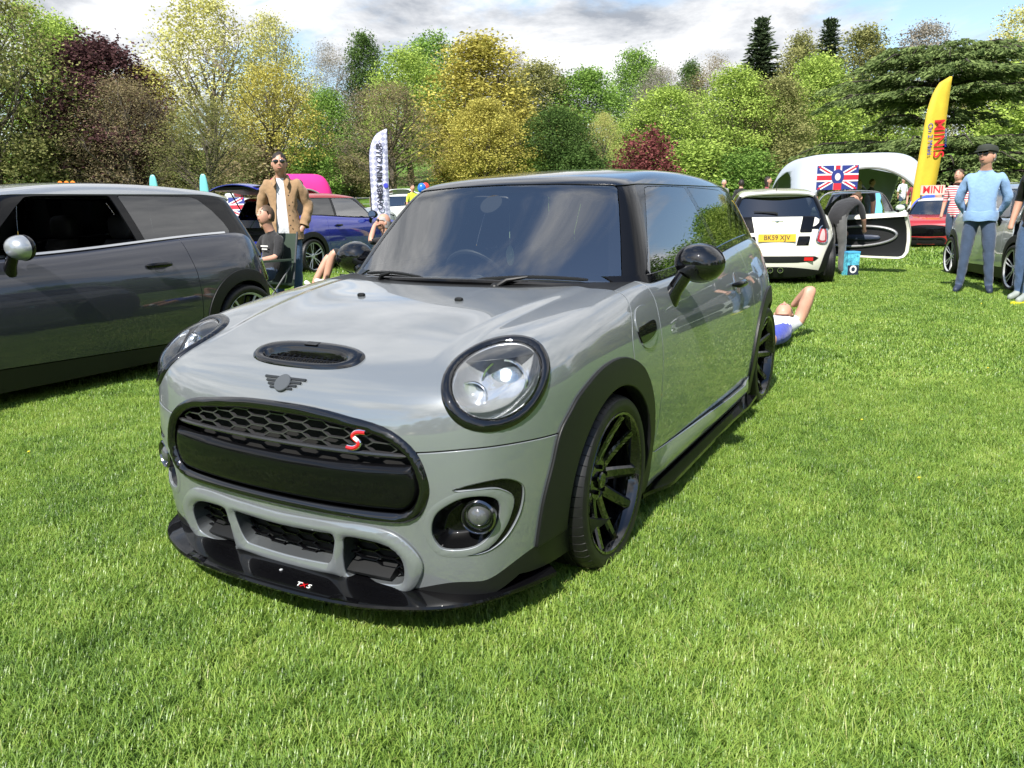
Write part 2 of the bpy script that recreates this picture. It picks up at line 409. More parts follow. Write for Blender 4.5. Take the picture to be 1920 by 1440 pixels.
def cabin_mesh(st):
    xs = np.linspace(-.8, .8, int(1.6/st)+1); ys = np.arange(.2, 3.0, st); zs = np.linspace(.82, 1.42, int(.6/st)+1)
    parts = []
    def add(A, B, fn):
        a, b = np.meshgrid(A, B, indexing='ij'); parts.append((fn(a.ravel(), b.ravel()), grid_faces(len(A), len(B))))
    one = np.ones_like
    add(xs, ys, lambda a, b: np.stack([a, b, 1.42*one(a)], 1))
    add(ys, zs, lambda a, b: np.stack([.8*one(a), a, b], 1)); add(ys, zs, lambda a, b: np.stack([-.8*one(a), a, b], 1))
    add(xs, zs, lambda a, b: np.stack([a, ys[0]*one(a), b], 1)); add(xs, zs, lambda a, b: np.stack([a, ys[-1]*one(a), b], 1))
    V = np.concatenate([p for p, _ in parts]); n = 0; F = []
    for k, (p, f) in enumerate(parts): F.append((f if k in (2, 4) else f[:, ::-1])+n); n += len(p)
    F = np.concatenate(F)
    _, first, inv = np.unique(np.round(V, 5), axis=0, return_index=True, return_inverse=True)
    V = V[first]; F = inv.ravel()[F]
    org = np.stack([V[:, 0]*.3, np.clip(V[:, 1], .9, 2.3), .95+0*V[:, 2]], 1)
    org[:, 2] = np.where(V[:, 2] < 1.0, np.minimum(V[:, 2]+.02, .95), .95)
    V = project(f_top, V, org)
    S = Surf(V, F)
    if (S.N*(S.V-np.array([0, 1.5, 1.0]))).sum() < 0: S = Surf(V, F[:, ::-1])
    return S
# ---------------------------------------------------------------- car kit
HL_C = np.array([.657, -.506, .737]); HL_n = np.array([.51925, -.6191, .58915])
HL_u = np.array([.76619, .64261, 0]); HL_v = np.array([-.37859, .4514, .80803])
def hl_field(sc=1.):
    def f(V):
        d = np.stack([np.abs(V[:, 0]), V[:, 1], V[:, 2]], 1)-HL_C; a = d@HL_u+.005; b = d@HL_v-.017
        p = (a+b)*.7071; q = (b-a)*.7071
        e = (np.sqrt((p/.186)**2+(q/.139)**2)-sc)*.158
        return np.maximum(e, np.abs(d@HL_n)-.16)
    return f
def axz(V): return np.stack([np.abs(V[:, 0]), V[:, 2]], 1)
def symz(half): return np.array(list(half)+[(-a, b) for a, b in list(half)[::-1] if abs(a) > 1e-6])
GR = crom(symz([(0, .673), (.15, .670), (.284, .657), (.399, .640), (.472, .606), (.517, .559), (.541, .489), (.539, .443), (.515, .394), (.478, .367), (.426, .356), (.273, .350), (.13, .347), (0, .346)]), 3)
FOG = crom([(.538, .345), (.548, .385), (.571, .414), (.625, .447), (.678, .452), (.708, .430), (.708, .375), (.684, .318), (.644, .290), (.574, .285), (.546, .310)], 5)
BOOM = crom([(.600, .467), (.653, .488), (.714, .494), (.743, .468), (.748, .429), (.739, .366), (.715, .307), (.679, .277), (.623, .268), (.682, .289), (.713, .336), (.729, .390), (.732, .428), (.718, .455), (.69, .470)], 5)
UFR = crom(symz([(0, .318), (.2, .326), (.33, .334), (.42, .324), (.475, .288), (.505, .238), (.488, .180), (.445, .135), (.36, .120), (.27, .122), (.228, .138), (.2, .146), (.1, .140), (0, .139)]), 4)
OPC = crom(symz([(.0, .282), (.15, .287), (.212, .286), (.206, .235), (.182, .184), (.14, .175), (0, .170)]), 3)
OPS = crom([(.252, .288), (.33, .292), (.405, .282), (.448, .242), (.445, .178), (.415, .152), (.32, .144), (.240, .148), (.232, .20), (.240, .25)], 4)
FLF = crom([(-.385, .580), (-.332, .632), (-.260, .681), (-.103, .727), (.073, .727), (.237, .66), (.333, .54), (.368, .41), (.375, .30), (.375, .12), (.0, .05), (-.48, .05), (-.478, .201), (-.462, .370), (-.42, .492)], 4)
DOOR = np.array([(.495, 1.2), (.497, .93), (.492, .88), (.474, .78), (.468, .70), (.455, .55), (.435, .42), (.405, .33), (.40, .295), (.43, .285), (.9, .270), (1.6, .248), (1.90, .245), (1.98, .27), (2.035, .36), (2.045, .55), (2.03, .75), (1.99, .95), (1.95, 1.2)])
def circ(yc, zc, r, xmin=.5):
    return lambda V: np.maximum(np.hypot(V[:, 1]-yc, V[:, 2]-zc)-r, xmin-np.abs(V[:, 0]))
def side_poly(P, xmin=.5, sgn=0):
    def f(V):
        s = polysdf(P, V[:, 1:]); lim = xmin-(np.abs(V[:, 0]) if sgn == 0 else sgn*V[:, 0]); return np.maximum(s, lim)
    return f
def front_poly(P, y=-.4): return lambda V: np.maximum(polysdf(P, V[:, [0, 2]]), V[:, 1]-y)
def front_polys(P, y=-.3, sgn=0):
    return lambda V: np.maximum(np.maximum(polysdf(P, axz(V)), V[:, 1]-y), -sgn*V[:, 0] if sgn else -1.)
_cw = cspl([0, .2, .4, .6, .70, .78], [.20, .212, .255, .345, .42, .50])
_sl = cspl([0, .52, .61, .69, .76, .80, .9], [.574, .575, .585, .590, .584, .577, .57])
def cowl_f(V): return V[:, 1]-_cw(np.abs(V[:, 0]))
_bl = cspl([.5, .70, .78, .88, .95], [.16, .165, .178, .245, .30])
def bon_f(V):
    """negative on the bonnet"""
    return np.maximum(np.maximum(cowl_f(V), np.where(np.abs(V[:, 0]) > .5, V[:, 1]-_bl(V[:, 2]), -1)), _sl(np.abs(V[:, 0]))-V[:, 2])
def front_y(x, z, field=None):
    field = field or f_low; x = np.atleast_1d(np.asarray(x, float)); z = np.atleast_1d(np.asarray(z, float)); lo = np.full(x.shape, -1.1); hi = np.full(x.shape, .3 if field is f_low else 1.4)
    for _ in range(20):
        m = (lo+hi)/2; v = field(np.stack([x, m, z], 1)) < 0; hi = np.where(v, m, hi); lo = np.where(v, lo, m)
    return hi
def top_z(x, y, field=None):
    field = field or f_low; x = np.atleast_1d(np.asarray(x, float)); y = np.atleast_1d(np.asarray(y, float)); lo = np.full(x.shape, .4); hi = np.full(x.shape, 1.6)
    for _ in range(18):
        m = (lo+hi)/2; v = field(np.stack([x, y, m], 1)) < 0; lo = np.where(v, m, lo); hi = np.where(v, hi, m)
    return lo
def side_x(y, z, field=None):
    field = field or f_low; y = np.atleast_1d(np.asarray(y, float)); z = np.atleast_1d(np.asarray(z, float)); lo = np.full(y.shape, .3); hi = np.full(y.shape, 1.)
    for _ in range(18):
        m = (lo+hi)/2; v = field(np.stack([m, y, z], 1)) < 0; lo = np.where(v, m, lo); hi = np.where(v, hi, m)
    return lo
def nrm(field, P, h=1e-3):
    g = np.stack([field(P+np.eye(3)[k]*h)-field(P-np.eye(3)[k]*h) for k in range(3)], 1)
    return g/np.linalg.norm(g, axis=1, keepdims=True)
def hexmesh(name, poly, dy, m, parent, cw=.084, ch=.036, r=.0022, sgn=1):
    """honeycomb of elongated cells laid behind the skin, clipped to poly (x,z)"""
    x0, z0 = poly.min(0); x1, z1 = poly.max(0); b = MB(); hx = cw*.25; segs = set()
    nx, nz = int((x1-x0)/(cw*.75))+3, int((z1-z0)/ch)+3
    for i in range(nx):
        for j in range(nz):
            cx = i*cw*.75+x0; cz = z0+(j+.5*(i % 2))*ch
            H = [(cx-cw*.5, cz), (cx-hx, cz+ch/2), (cx+hx, cz+ch/2), (cx+cw*.5, cz), (cx+hx, cz-ch/2), (cx-hx, cz-ch/2)]
            for k in range(6):
                p, q = H[k], H[(k+1) % 6]; segs.add(tuple(sorted([(round(p[0], 4), round(p[1], 4)), (round(q[0], 4), round(q[1], 4))])))
    segs = np.array(sorted(segs)); mid = segs.mean(1); segs = segs[polysdf(poly, mid) < .004]
    P = segs.reshape(-1, 2); y = front_y(P[:, 0], P[:, 1])+dy; Q = np.stack([P[:, 0]*sgn, y, P[:, 1]], 1).reshape(-1, 2, 3)
    for a, c in Q:
        d = c-a; d /= np.linalg.norm(d)+1e-9; w = np.cross(d, [0, 1, 0]); w /= np.linalg.norm(w)+1e-9
        b.add([a+w*r, a-w*r, c-w*r, c+w*r, a+w*r+[0, .012, 0], a-w*r+[0, .012, 0], c-w*r+[0, .012, 0], c+w*r+[0, .012, 0]], [(0, 1, 2, 3), (0, 3, 7, 4), (1, 5, 6, 2)])
    return b.obj(name, m, parent, smooth=False)

def make_wheel(name, parent, pos, side, style, rimm, facem=None):
    """tyre, rim, spokes, disc, caliper; local x points outward"""
    w = bpy.data.objects.new(name, None); link(w, parent); w.location = pos; w.rotation_euler = (R(random.uniform(0, 72)), 0, 0 if side > 0 else math.pi); w.empty_display_size = .1
    if style in WHEELS:
        for c in WHEELS[style].children: copy_tree(c, w)
        return w
    WHEELS[style] = w
    t = MB(); n = 56*4
    prof = [(.237, .086), (.243, .098), (.258, .106), (.278, .107), (.292, .101), (.301, .088), (.3055, .070), (.306, .046), (.299, .044), (.299, .036), (.306, .034), (.3065, .006), (.299, .004), (.299, -.004), (.3065, -.006), (.306, -.034), (.299, -.036), (.299, -.044), (.306, -.046), (.3055, -.070), (.301, -.088), (.29, -.101), (.27, -.107), (.25, -.104), (.237, -.086)]
    rings = []
    for k, (r, a) in enumerate(prof):
        ring = []
        for j in range(n):
            an = 2*math.pi*(j//4+(0, .035, .5, .965)[j % 4])/(n//4)
            rr = r-(.005 if (j % 4 == 0 and r > .300 and abs(a) > .044) else 0)
            ring.append((a, rr*math.cos(an), rr*math.sin(an)))
        rings.append(ring)
    t.rings(rings, False); t.obj('tyre', M_rubber, w, ang=30)
    b = MB(); b.lathe([(.240, .092), (.249, .099), (.246, .104), (.238, .101), (.231, .088), (.224, .05), (.218, -.03), (.226, -.08), (.243, -.095)], 72)
    b.obj('rim', rimm, w)
    if style == 'black10':
        b = MB()
        for k in range(5):
            for s in (-1, 1):
                ac = 2*math.pi*k/5
                def sec(t):
                    x = .030+.058*t**1.5; hw = .0235-.004*t; th = .034-.012*t
                    p0 = Vector((0, .052*math.cos(ac+s*.42), .052*math.sin(ac+s*.42))); p1 = Vector((0, .235*math.cos(ac+s*.275), .235*math.sin(ac+s*.275))); c = p0.lerp(p1, t); dr = (p1-p0).normalized(); tn = Vector((0, -dr.z, dr.y)); c.x = x
                    return [c+tn*hw*.55, c-tn*hw*.55, c-tn*hw+Vector((-.006, 0, 0)), c-tn*hw-Vector((th, 0, 0)), c+tn*hw-Vector((th, 0, 0)), c+tn*hw+Vector((-.006, 0, 0))]
                b.rings([sec(t) for t in (0, .2, .4, .6, .8, .93, 1.)])
        b.obj('spokes', rimm, w, ang=25)
        b = MB(); b.lathe([(.001, .050), (.026, .050), (.030, .046), (.031, .036), (.070, .034), (.074, .026), (.074, .0)], 40, cap=False)
        b.obj('hub', rimm, w)
    else:
        b = MB()
        for k in range(5):
            a = 2*math.pi*k/5
            for s in (-1, 1):
                pts = []
                for t in np.linspace(0, 1, 9):
                    r = .05+.181*t; wd = s*(.004+.022*math.sin(min(1, t*1.05)*math.pi*.62)+.004*t)
                    pts.append((.060+.024*t, r*math.cos(a)-wd*math.sin(a), r*math.sin(a)+wd*math.cos(a)))
                b.tube(pts, [.008+.003*abs(2*t-1) for t in np.linspace(0, 1, 9)], 6, flat=.8, up=(1, 0, 0))
        b.lathe([(.001, .074), (.03, .074), (.048, .066), (.052, .03)], 30); b.lathe([(.226, .085), (.234, .098), (.241, .103), (.246, .099)], 72)
        b.obj('spokes', facem or M_alu, w)
        b = MB(); b.lathe([(.219, .03), (.05, .03)], 40); b.obj('wheel_back', M_black, w)
    b = MB()
    for k in range(5):
        a = 2*math.pi*(k+.5)/5; b.lathe([(.001, .05), (.008, .05), (.009, .03)], 8, Matrix.Translation((0, .047*math.cos(a), .047*math.sin(a))))
    b.obj('wheel_nuts', M_alu if style != 'black10' else M_black, w)
    b = MB(); b.lathe([(.05, -.012), (.152, -.012), (.154, -.02), (.154, -.034), (.05, -.036)], 48); b.obj('brake_disc', M_iron, w)
    return w
WHEELS = {}

def solid_text(c, parent):
    t = bpy.data.objects.new('lettering', c); COL.objects.link(t); dg = bpy.context.evaluated_depsgraph_get(); dg.update(); me = bpy.data.meshes.new_from_object(t.evaluated_get(dg)); bpy.data.objects.remove(t)
    return link(bpy.data.objects.new('lettering', me), parent)
def plate(text, parent, loc, rot, bgc, name='number_plate'):
    b = MB(); b.box((0, 0, 0), (.52, .004, .111)); m = mat('plate_'+bgc, (.60, .36, .015) if bgc == 'yellow' else (.8, .8, .78), .4)
    o = b.obj(name, m, parent); o.location = loc; o.rotation_euler = rot
    c = bpy.data.curves.new('lettering', 'FONT'); c.body = text; c.size = .098; c.align_x = 'CENTER'; c.align_y = 'CENTER'; c.extrude = .0006; c.space_character = 1.02; c.offset = .0012
    c.materials.append(mat('plate_ink', (.01, .01, .01), .5)); t = solid_text(c, o); t.location = (0, -.0032, 0); t.rotation_euler = (R(90), 0, 0); t.scale = (.90, 1, 1); return o
def text(body, parent, size, m, M, ext=.001, name='lettering', sx=1., off=0.):
    c = bpy.data.curves.new(name, 'FONT'); c.body = body; c.size = size; c.align_x = 'CENTER'; c.align_y = 'CENTER'; c.extrude = ext; c.offset = off
    c.materials.append(m); t = solid_text(c, parent); t.matrix_local = M@Matrix.Diagonal((sx, 1, 1, 1)); return t

def cut_body(st):
    """all panels of the lower body, painted in place"""
    S = body_mesh(st); P = {}
    S = S.outside(lambda V: f_top(V)+.012)                                    # open under the cabin
    P['under'], S = S.cut(lambda V: V[:, 2]-(.135+(.05*sstep(.40, .62, np.abs(V[:, 0]))+.07*sstep(.66, .78, np.abs(V[:, 0])))*sstep(.1, -.3, V[:, 1])))
    P['head'], S = S.cut(hl_field(1.)); P['head_gap'] = None
    P['grille'], S = S.cut(front_poly(GR))
    S = S.outside(circ(0, .308, .336)); S = S.outside(circ(WB, .308, .336))
    P['flare_f'], S = S.gap(side_poly(FLF))
    P['flare_r'], S = S.gap(circ(WB, .312, .418))
    P['fog'], S = S.cut(front_polys(FOG)); P['boom'], S = S.cut(front_polys(BOOM))
    P['uframe'], S = S.cut(front_poly(UFR)); P['opc'], P['uframe'] = P['uframe'].cut(front_poly(OPC)); P['ops'], P['uframe'] = P['uframe'].cut(front_polys(OPS))
    P['bumper'], S = S.gap(lambda V: np.maximum(V[:, 2]-_sl(np.abs(V[:, 0])), V[:, 1]+.1), .0040)
    P['bonnet'], S = S.gap(bon_f, .0038)
    P['bonnet_hole'] = lambda V: np.maximum(((np.abs(V[:, 0])/.195)**2.6+(np.abs(V[:, 1]+.586)/.050)**2.6)**(1/2.6)*.05-.05, .6-V[:, 2])
    P['cowl'], S = S.cut(lambda V: np.maximum(np.maximum(V[:, 1]-_cw(np.abs(V[:, 0]))-.35, np.abs(V[:, 0])-.70), -(V[:, 2]-.85)))
    P['door'], S = S.gap(side_poly(DOOR, .55), .0034)
    P['sill'], S = S.cut(lambda V: np.maximum(np.maximum(V[:, 2]-(.292-.022*(V[:, 1]-.4)), V[:, 1]-2.2), .2-V[:, 1]))
    P['fender'], S = S.cut(lambda V: V[:, 1]-.8)
    P['rbumper'], S = S.gap(lambda V: np.maximum(V[:, 2]-.585, 2.72-V[:, 1]), .002)
    P['tailgate'], S = S.gap(lambda V: np.maximum(np.abs(V[:, 0])-.56, 2.78-V[:, 1]), .002)
    P['quarter'] = S
    return P
def cut_cabin(st):
    S = cabin_mesh(st); S = S.outside(lambda V: f_low(V)+.02); P = {}
    WS = np.array([(-.672, .86), (-.668, .90), (-.648, .965), (-.60, 1.10), (-.548, 1.23), (-.512, 1.305), (-.49, 1.316), (-.25, 1.327), (0, 1.330), (.25, 1.327), (.49, 1.316), (.512, 1.305), (.548, 1.23), (.60, 1.10), (.648, .965), (.668, .90), (.672, .86)])
    P['ws'], S = S.gap(lambda V: np.maximum(polysdf(WS, V[:, [0, 2]]), V[:, 1]-1.3), .002)
    DG = np.array([(.50, .90), (.60, .985), (.75, 1.12), (.90, 1.245), (.985, 1.305), (1.05, 1.312), (1.35, 1.316), (1.58, 1.314), (1.61, 1.15), (1.66, .90)])
    QG = np.array([(1.64, 1.314), (1.675, 1.15), (1.725, .90), (2.0, .90), (2.52, 1.02), (2.49, 1.10), (2.42, 1.20), (2.33, 1.285), (2.28, 1.303), (2.0, 1.309)])
    P['dg'], S = S.gap(side_poly(DG, .4), .0015); P['qg'], S = S.gap(side_poly(QG, .4), .0015)
    RG = np.array([(-.60, .95), (-.585, 1.05), (-.50, 1.245), (-.46, 1.265), (.46, 1.265), (.50, 1.245), (.585, 1.05), (.60, .95)])
    P['rg'], S = S.gap(lambda V: np.maximum(polysdf(RG, V[:, [0, 2]]), 2.3-V[:, 1]), .002)
    P['roof'], S = S.gap(lambda V: (1.322-.03*sstep(.95, .55, V[:, 1])-.055*sstep(2.35, 2.9, V[:, 1])+.012*(1-(V[:, 0]/.5)**2)*sstep(1.1, .8, V[:, 1]))-V[:, 2], .002)
    P['pillars'] = S
    return P
def hinge(S, org, ax, ang):
    M = np.array(Matrix.Rotation(ang, 3, Vector(ax))); o = np.array(org); return Surf((S.V-o)@M.T+o, S.F, S.N@M.T)
CUT = {}
def half(S, sg): return S.inside(lambda V: -sg*V[:, 0])
def up_to(S, d, m, name, parent, **k): return sobj(name, S.rim(d, **k), m, parent)
def strip_mesh(name, y0, y1, dz0, dz1, off, m, parent, sg):
    """trim strip lying on the cabin side along the belt line"""
    ys = np.linspace(y0, y1, 60); z = _bt(ys); Q = []
    for dz, o in ((dz0, 0), (dz0, off), (dz1, off), (dz1, 0)):
        zz = z+dz; x = side_x(ys, zz, f_top)+o; Q.append(np.stack([sg*x, ys, zz], 1))
    b = MB(); b.rings([[Q[k][i] for k in range(4)] for i in range(len(ys))]); return b.obj(name, m, parent)

def seat(parent, x, y, m, m2):
    s = bpy.data.objects.new('seat', None); link(s, parent); s.location = (x, y, 0)
    b = MB(); b.ell((0, .02, .42), (.25, .27, .10), 20, 10, .55); b.obj('cushion', m, s)
    b = MB(); n = []
    for t in np.linspace(0, 1, 9):
        w = .22+.03*math.sin(t*3.1)-.07*t**3; z = .45+.55*t; yy = .24+.16*t; d = .075-.02*t
        n.append([Vector((w*math.copysign(abs(math.cos(a))**.6, math.cos(a)), yy+d*math.copysign(abs(math.sin(a))**.6, math.sin(a)), z)) for a in np.linspace(0, 2*math.pi, 20, endpoint=False)])
    b.rings(n); b.obj('backrest', m, s)
    b = MB(); b.ell((0, .42, 1.09), (.135, .055, .095), 18, 10, .6); b.obj('headrest', m2, s)
def interior(root, dark=M_leather):
    b = MB(); b.box((0, 1.5, .25), (1.36, 2.3, .04)); b.box((0, 2.45, .55), (1.2, .6, .5)); b.obj('floor_pan', M_leather, root)
    xs = np.linspace(-.70, .70, 15); rings = []
    for x in xs:
        c = 1-.1*abs(x/.7)**3
        rings.append([(x, .60-.25*(1-(x/.7)**2), .60), (x, .55-.25*(1-(x/.7)**2), .885), (x, .62-.08*(1-(x/.7)**2), .915*c+.915*(1-c)), (x, .88, .90), (x, .97, .84), (x, .97, .70), (x, .86, .60)])
    b = MB(); b.rings(rings); b.obj('dashboard', M_trim, root)
    b = MB(); pts = [(.175*math.cos(a), -.05*math.sin(a), .175*math.sin(a)) for a in np.linspace(0, 2*math.pi, 33)]
    b.tube(pts, .015, 8, cap=False); b.ell((0, .02, 0), (.06, .03, .05), 12, 8)
    for a in (0, 4.71, math.pi): b.box((.11*math.cos(a), -.03*math.sin(a), .11*math.sin(a)), (.13 if a != 4.71 else .04, .012, .03 if a != 4.71 else .13), (0.27*0, 0, 0))
    o = b.obj('steering_wheel', M_leather, root); o.location = (-.36, 1.06, .86); o.rotation_euler = (R(14), 0, 0)
    for x in (-.36, .36): seat(root, x, 1.38, M_leather, M_leather)
    b = MB(); b.ell((0, 2.12, .42), (.56, .25, .10), 20, 8, .5); b.ell((0, 2.36, .72), (.56, .09, .30), 20, 8, .5); b.obj('rear_bench', M_leather, root)
    for x in (-.3, .3):
        b = MB(); b.ell((x, 2.42, 1.04), (.12, .05, .06), 14, 8, .6); b.obj('rear_headrest', M_leather, root)
    for s in (-1, 1):
        b = MB(); b.box((s*.70, 1.15, .62), (.05, 1.3, .56)); b.box((s*.66, 2.2, .62), (.05, .8, .6)); b.obj('inner_panel', M_leather, root)
    ys = np.linspace(.86, 2.5, 20); xs = np.linspace(-.48, .48, 12); a, c = np.meshgrid(ys, xs, indexing='ij')
    z = top_z(c.ravel(), a.ravel(), f_top)-.03; sobj('headliner', Surf(np.stack([c.ravel(), a.ravel(), z], 1), grid_faces(20, 12)), M_trim, root)

def mirror(root, sg, m, cap, stalk=M_black):
    c = Vector((sg*.888, .705, 1.0)); o = bpy.data.objects.new('door_mirror', None); link(o, root)
    b = MB(); rings = []
    for i, t in enumerate(np.linspace(0, 1, 13)):       # front shell swelling towards the glass plane
        a = t*math.pi/2*.999; k = math.sin(a)**.85; y = -.088*math.cos(a)
        rings.append([c+Vector((sg*(.100*k*math.cos(q)-.006*math.sin(q)), y+.03, .078*k*math.sin(q)*(1 if math.sin(q) > 0 else .96))) for q in np.linspace(0, 2*math.pi, 36, endpoint=False)])
    b.rings(rings); b.obj('mirror_shell', cap, o)
    back = [rings[-1]]
    for y, k in ((.036, 1.02), (.050, 1.0), (.060, .93)): back.append([c+Vector((sg*.100*k*math.cos(q), y, .078*k*math.sin(q))) for q in np.linspace(0, 2*math.pi, 36, endpoint=False)])
    b = MB(); b.rings(back, True); b.obj('mirror_housing', M_black, o)
    b = MB(); b.lathe([(.001, 0), (.9, 0)], 36, Matrix.Translation(c+Vector((0, .0615, 0)))@Matrix.Rotation(R(90), 4, 'Z')@Matrix.Diagonal((1, .094, .072, 1))); b.obj('mirror_glass', M_chrome, o)
    b = MB(); b.tube([(sg*.775, .70, .842), (sg*.800, .70, .895), (sg*.840, .702, .955)], [.044, .036, .034], 14, flat=.9); b.obj('mirror_stalk', stalk, o)
    return o
def handle(root, sg, m, m2, y=1.72, z=.824):
    b = MB(); x = float(side_x(y, z)[0]); pts = []
    for t in np.linspace(-1, 1, 11): pts.append((sg*(float(side_x(y+.105*t, z)[0])+.004+.030*(1-t**4)**.7), y+.105*t, z))
    b.tube(pts, [.006+.011*(1-abs(t)**3)**.5 for t in np.linspace(-1, 1, 11)], 10, flat=1.1); o = b.obj('door_handle', m, root)
    th = np.linspace(0, 2*math.pi, 28, endpoint=False); rings = []
    for r, d in ((.056, -.001), (.053, .0015), (.050, .0012)):
        yy = y+r*np.cos(th); zz = z+r*np.sin(th); rings.append([(sg*(float(side_x(a, c)[0])+d), a, c) for a, c in zip(yy, zz)])
    b = MB(); b.rings(rings, True); b.obj('handle_recess', m2, root); return o

def make_hero():
    root = empty('hatchback_car')
    tag(root, 'grey hatchback with black roof and black wheels, nearest the camera on the grass', 'car', 'show cars on the lawn')
    PAINT = paint('grey_car_paint', (.152, .166, .176), .15, .34, 2.25)
    if 'fine' not in CUT: CUT['fine'] = (cut_body(.0125), cut_cabin(.0125))
    B, C = CUT['fine']
    # painted panels
    sobj('bonnet', B['bonnet'].outside(B['bonnet_hole']).rim(.014), PAINT, root)
    bump = sobj('front_bumper', B['bumper'].rim(.03, .003), PAINT, root)
    sobj('lower_valance', B['under'].rim(.02), M_plastic, root)
    doors = []
    for s in (1, -1):
        d = sobj('door', half(B['door'], s).rim(.014), PAINT, root); doors.append(d)
        sobj('wing_panel', half(B['fender'], s).rim(.014), PAINT, root)
        sobj('rear_quarter', half(B['quarter'], s).rim(.014), PAINT, root)
        si = half(B['sill'], s); sobj('sill', si.offn(.003+.030*np.sin(np.clip((si.V[:, 2]-.135)/.15, 0, 1)*math.pi)**1.2*sstep(.36, .55, si.V[:, 1])*sstep(2.1, 1.95, si.V[:, 1])).rim(.03, .004, N0=si.N), PAINT, root)
        sobj('wheel_arch_trim', half(B['flare_f'], s).off(.010).rim(.05, .005), M_plastic, root)
        sobj('wheel_arch_trim', half(B['flare_r'], s).off(.010).rim(.05, .005), M_plastic, root)
        handle(d, s, M_black, PAINT); mirror(root, s, PAINT, M_piano, M_piano)
        # inner arch liners
        for yc in (0, WB):
            b = MB(); th = np.linspace(-.5, math.pi+.5, 30)
            b.rings([[(s*x, yc+.348*math.cos(a), .310+.348*math.sin(a)) for a in th] for x in (.45, .72)], False, False)
            b.add([(s*.45, yc+.348*math.cos(a), .310+.348*math.sin(a)) for a in th], [tuple(range(len(th)))]); b.obj('arch_liner', M_dark, root)
        # side scuttle: painted teardrop with a black lamp insert
        TD = crom([(.232, .812), (.262, .858), (.335, .872), (.400, .852), (.432, .800), (.412, .752), (.345, .718), (.262, .738)], 5)
        INS = crom([(.240, .800), (.30, .806), (.400, .812), (.420, .795), (.405, .770), (.34, .752), (.262, .748), (.240, .765)], 4)
        fe = half(B['fender'], s); td = fe.inside(side_poly(TD, .5)).off(.004); ins, td = td.cut(side_poly(INS, .5))
        if len(td.F): sobj('side_scuttle', td.rim(.008, .002), PAINT, root)
        if len(ins.F): sobj('side_lamp', ins.off(.002).rim(.008, .002), M_black, root)
    sobj('rear_bumper', B['rbumper'].rim(.02), PAINT, root); sobj('tailgate', B['tailgate'].rim(.014), PAINT, root)
    L = body_mesh(.03); L = L.outside(lambda V: f_top(V)+.0).outside(hl_field(1.0)).outside(front_poly(GR)).outside(front_polys(FOG)).outside(front_poly(UFR)).outside(circ(0, .308, .33)).outside(circ(WB, .308, .33)).outside(lambda V: V[:, 2]-.2).outside(lambda V: B['bonnet_hole'](V)-.004)
    sobj('gap_shade_shell', L.off(-.013), M_dark, root)  # near-black skin added under the panels so their gaps read as deep shade
    # cabin
    ROOF = paint('black_roof_paint', (.003, .004, .007), 0, .2, 1.45)
    sobj('roof', C['roof'].off(.003).rim(.012, .002), ROOF, root); sobj('pillars', C['pillars'].rim(.012), M_black, root)
    ws = sobj('windscreen', C['ws'].off(-.001), M_glass, root); sobj('rear_window', C['rg'], M_tint, root)
    band = C['ws'].outside(lambda V: np.maximum(np.abs(V[:, 0])-(.645-.345*(V[:, 2]-.90)-.022), np.maximum(V[:, 2]-1.300, .945-V[:, 2]))).off(-.0035); sobj('ceramic_band', band, M_black, ws)
    for s, d in zip((1, -1), doors):
        sobj('door_window', half(C['dg'], s), M_glass if s > 0 else M_glass, d); sobj('quarter_window', half(C['qg'], s), M_tint, root)
        strip_mesh('belt_trim', .46, 2.45, -.012, .016, .012, M_black, root, s)
    sobj('cowl', B['cowl'].off(-.004).rim(.02), M_plastic, root)
    # rain strip along the foot of the windscreen
    x = np.linspace(-.655, .655, 61); zz = .918+.022*(1-(x/.7)**2); y = front_y(x, zz, f_top)
    b = MB(); b.tube([(a, q-.012, c+.004) for a, q, c in zip(x, y, zz)], .012, 8); b.obj('windscreen_seal', M_black, root)
    for x0, x1, xp in ((-.56, -.17, -.42), (.10, .54, .20)):
        x = np.linspace(x0, x1, 16); zz = .952+.012*np.sin(np.linspace(0, 3.1, 16)); y = front_y(x, zz, f_top)
        w = MB(); w.tube([(a, q-.018, c) for a, q, c in zip(x, y, zz)], [.004]+[.007]*14+[.004], 6, up=(0, -1, .6)); wo = w.obj('wiper', M_plastic, root)
        mid = (x0+x1)/2; ym = float(front_y([mid], [.958], f_top)[0]); yp = float(front_y([xp], [.93], f_top)[0])
        w = MB(); w.tube([(xp, yp-.03, .925), (xp+(mid-xp)*.4, (yp+ym)/2-.045, .955), (mid, ym-.034, .966)], [.016, .012, .008], 8, flat=.7); w.ell((xp, yp-.03, .925), (.022, .022, .02), 10, 8); w.obj('wiper_arm', M_plastic, wo)
    for s in (-1, 1):
        z = float(top_z([s*.225], [-.03])[0]); b = MB(); b.ell((s*.225, -.03, z+.004), (.017, .012, .009), 10, 6, .8); b.obj('washer_jet', M_plastic, root)
    # headlamps
    for s in (1, -1):
        h = bpy.data.objects.new('headlamp', None); link(h, root)
        H = half(B['head'], s); ring = H.outside(hl_field(.835)); lens = H.inside(hl_field(.815))
        rg = np.sqrt(1e-9+np.clip(1-((hl_field(1.)(ring.V)/.158+1-.9175)/.0825)**2, 0, 1)); sobj('lamp_ring', ring.offn(.002+.007*rg).rim(.03, .003, N0=ring.N), M_piano, h)
        e = hl_field(1.)(lens.V)/.158+1; L = lens.off(.002+.016*(1-np.clip(e/.815, 0, 1)**2)); L.N = L.calc(); sobj('lamp_lens', L, M_lens, h)
        deep = lens.off(-.006-.062*(1-np.clip(e/.81, 0, 1)**3)); deep.N = deep.calc()
        sobj('lamp_bowl', deep, mat('lamp_bowl', (.82, .83, .85), .16, .75), h)
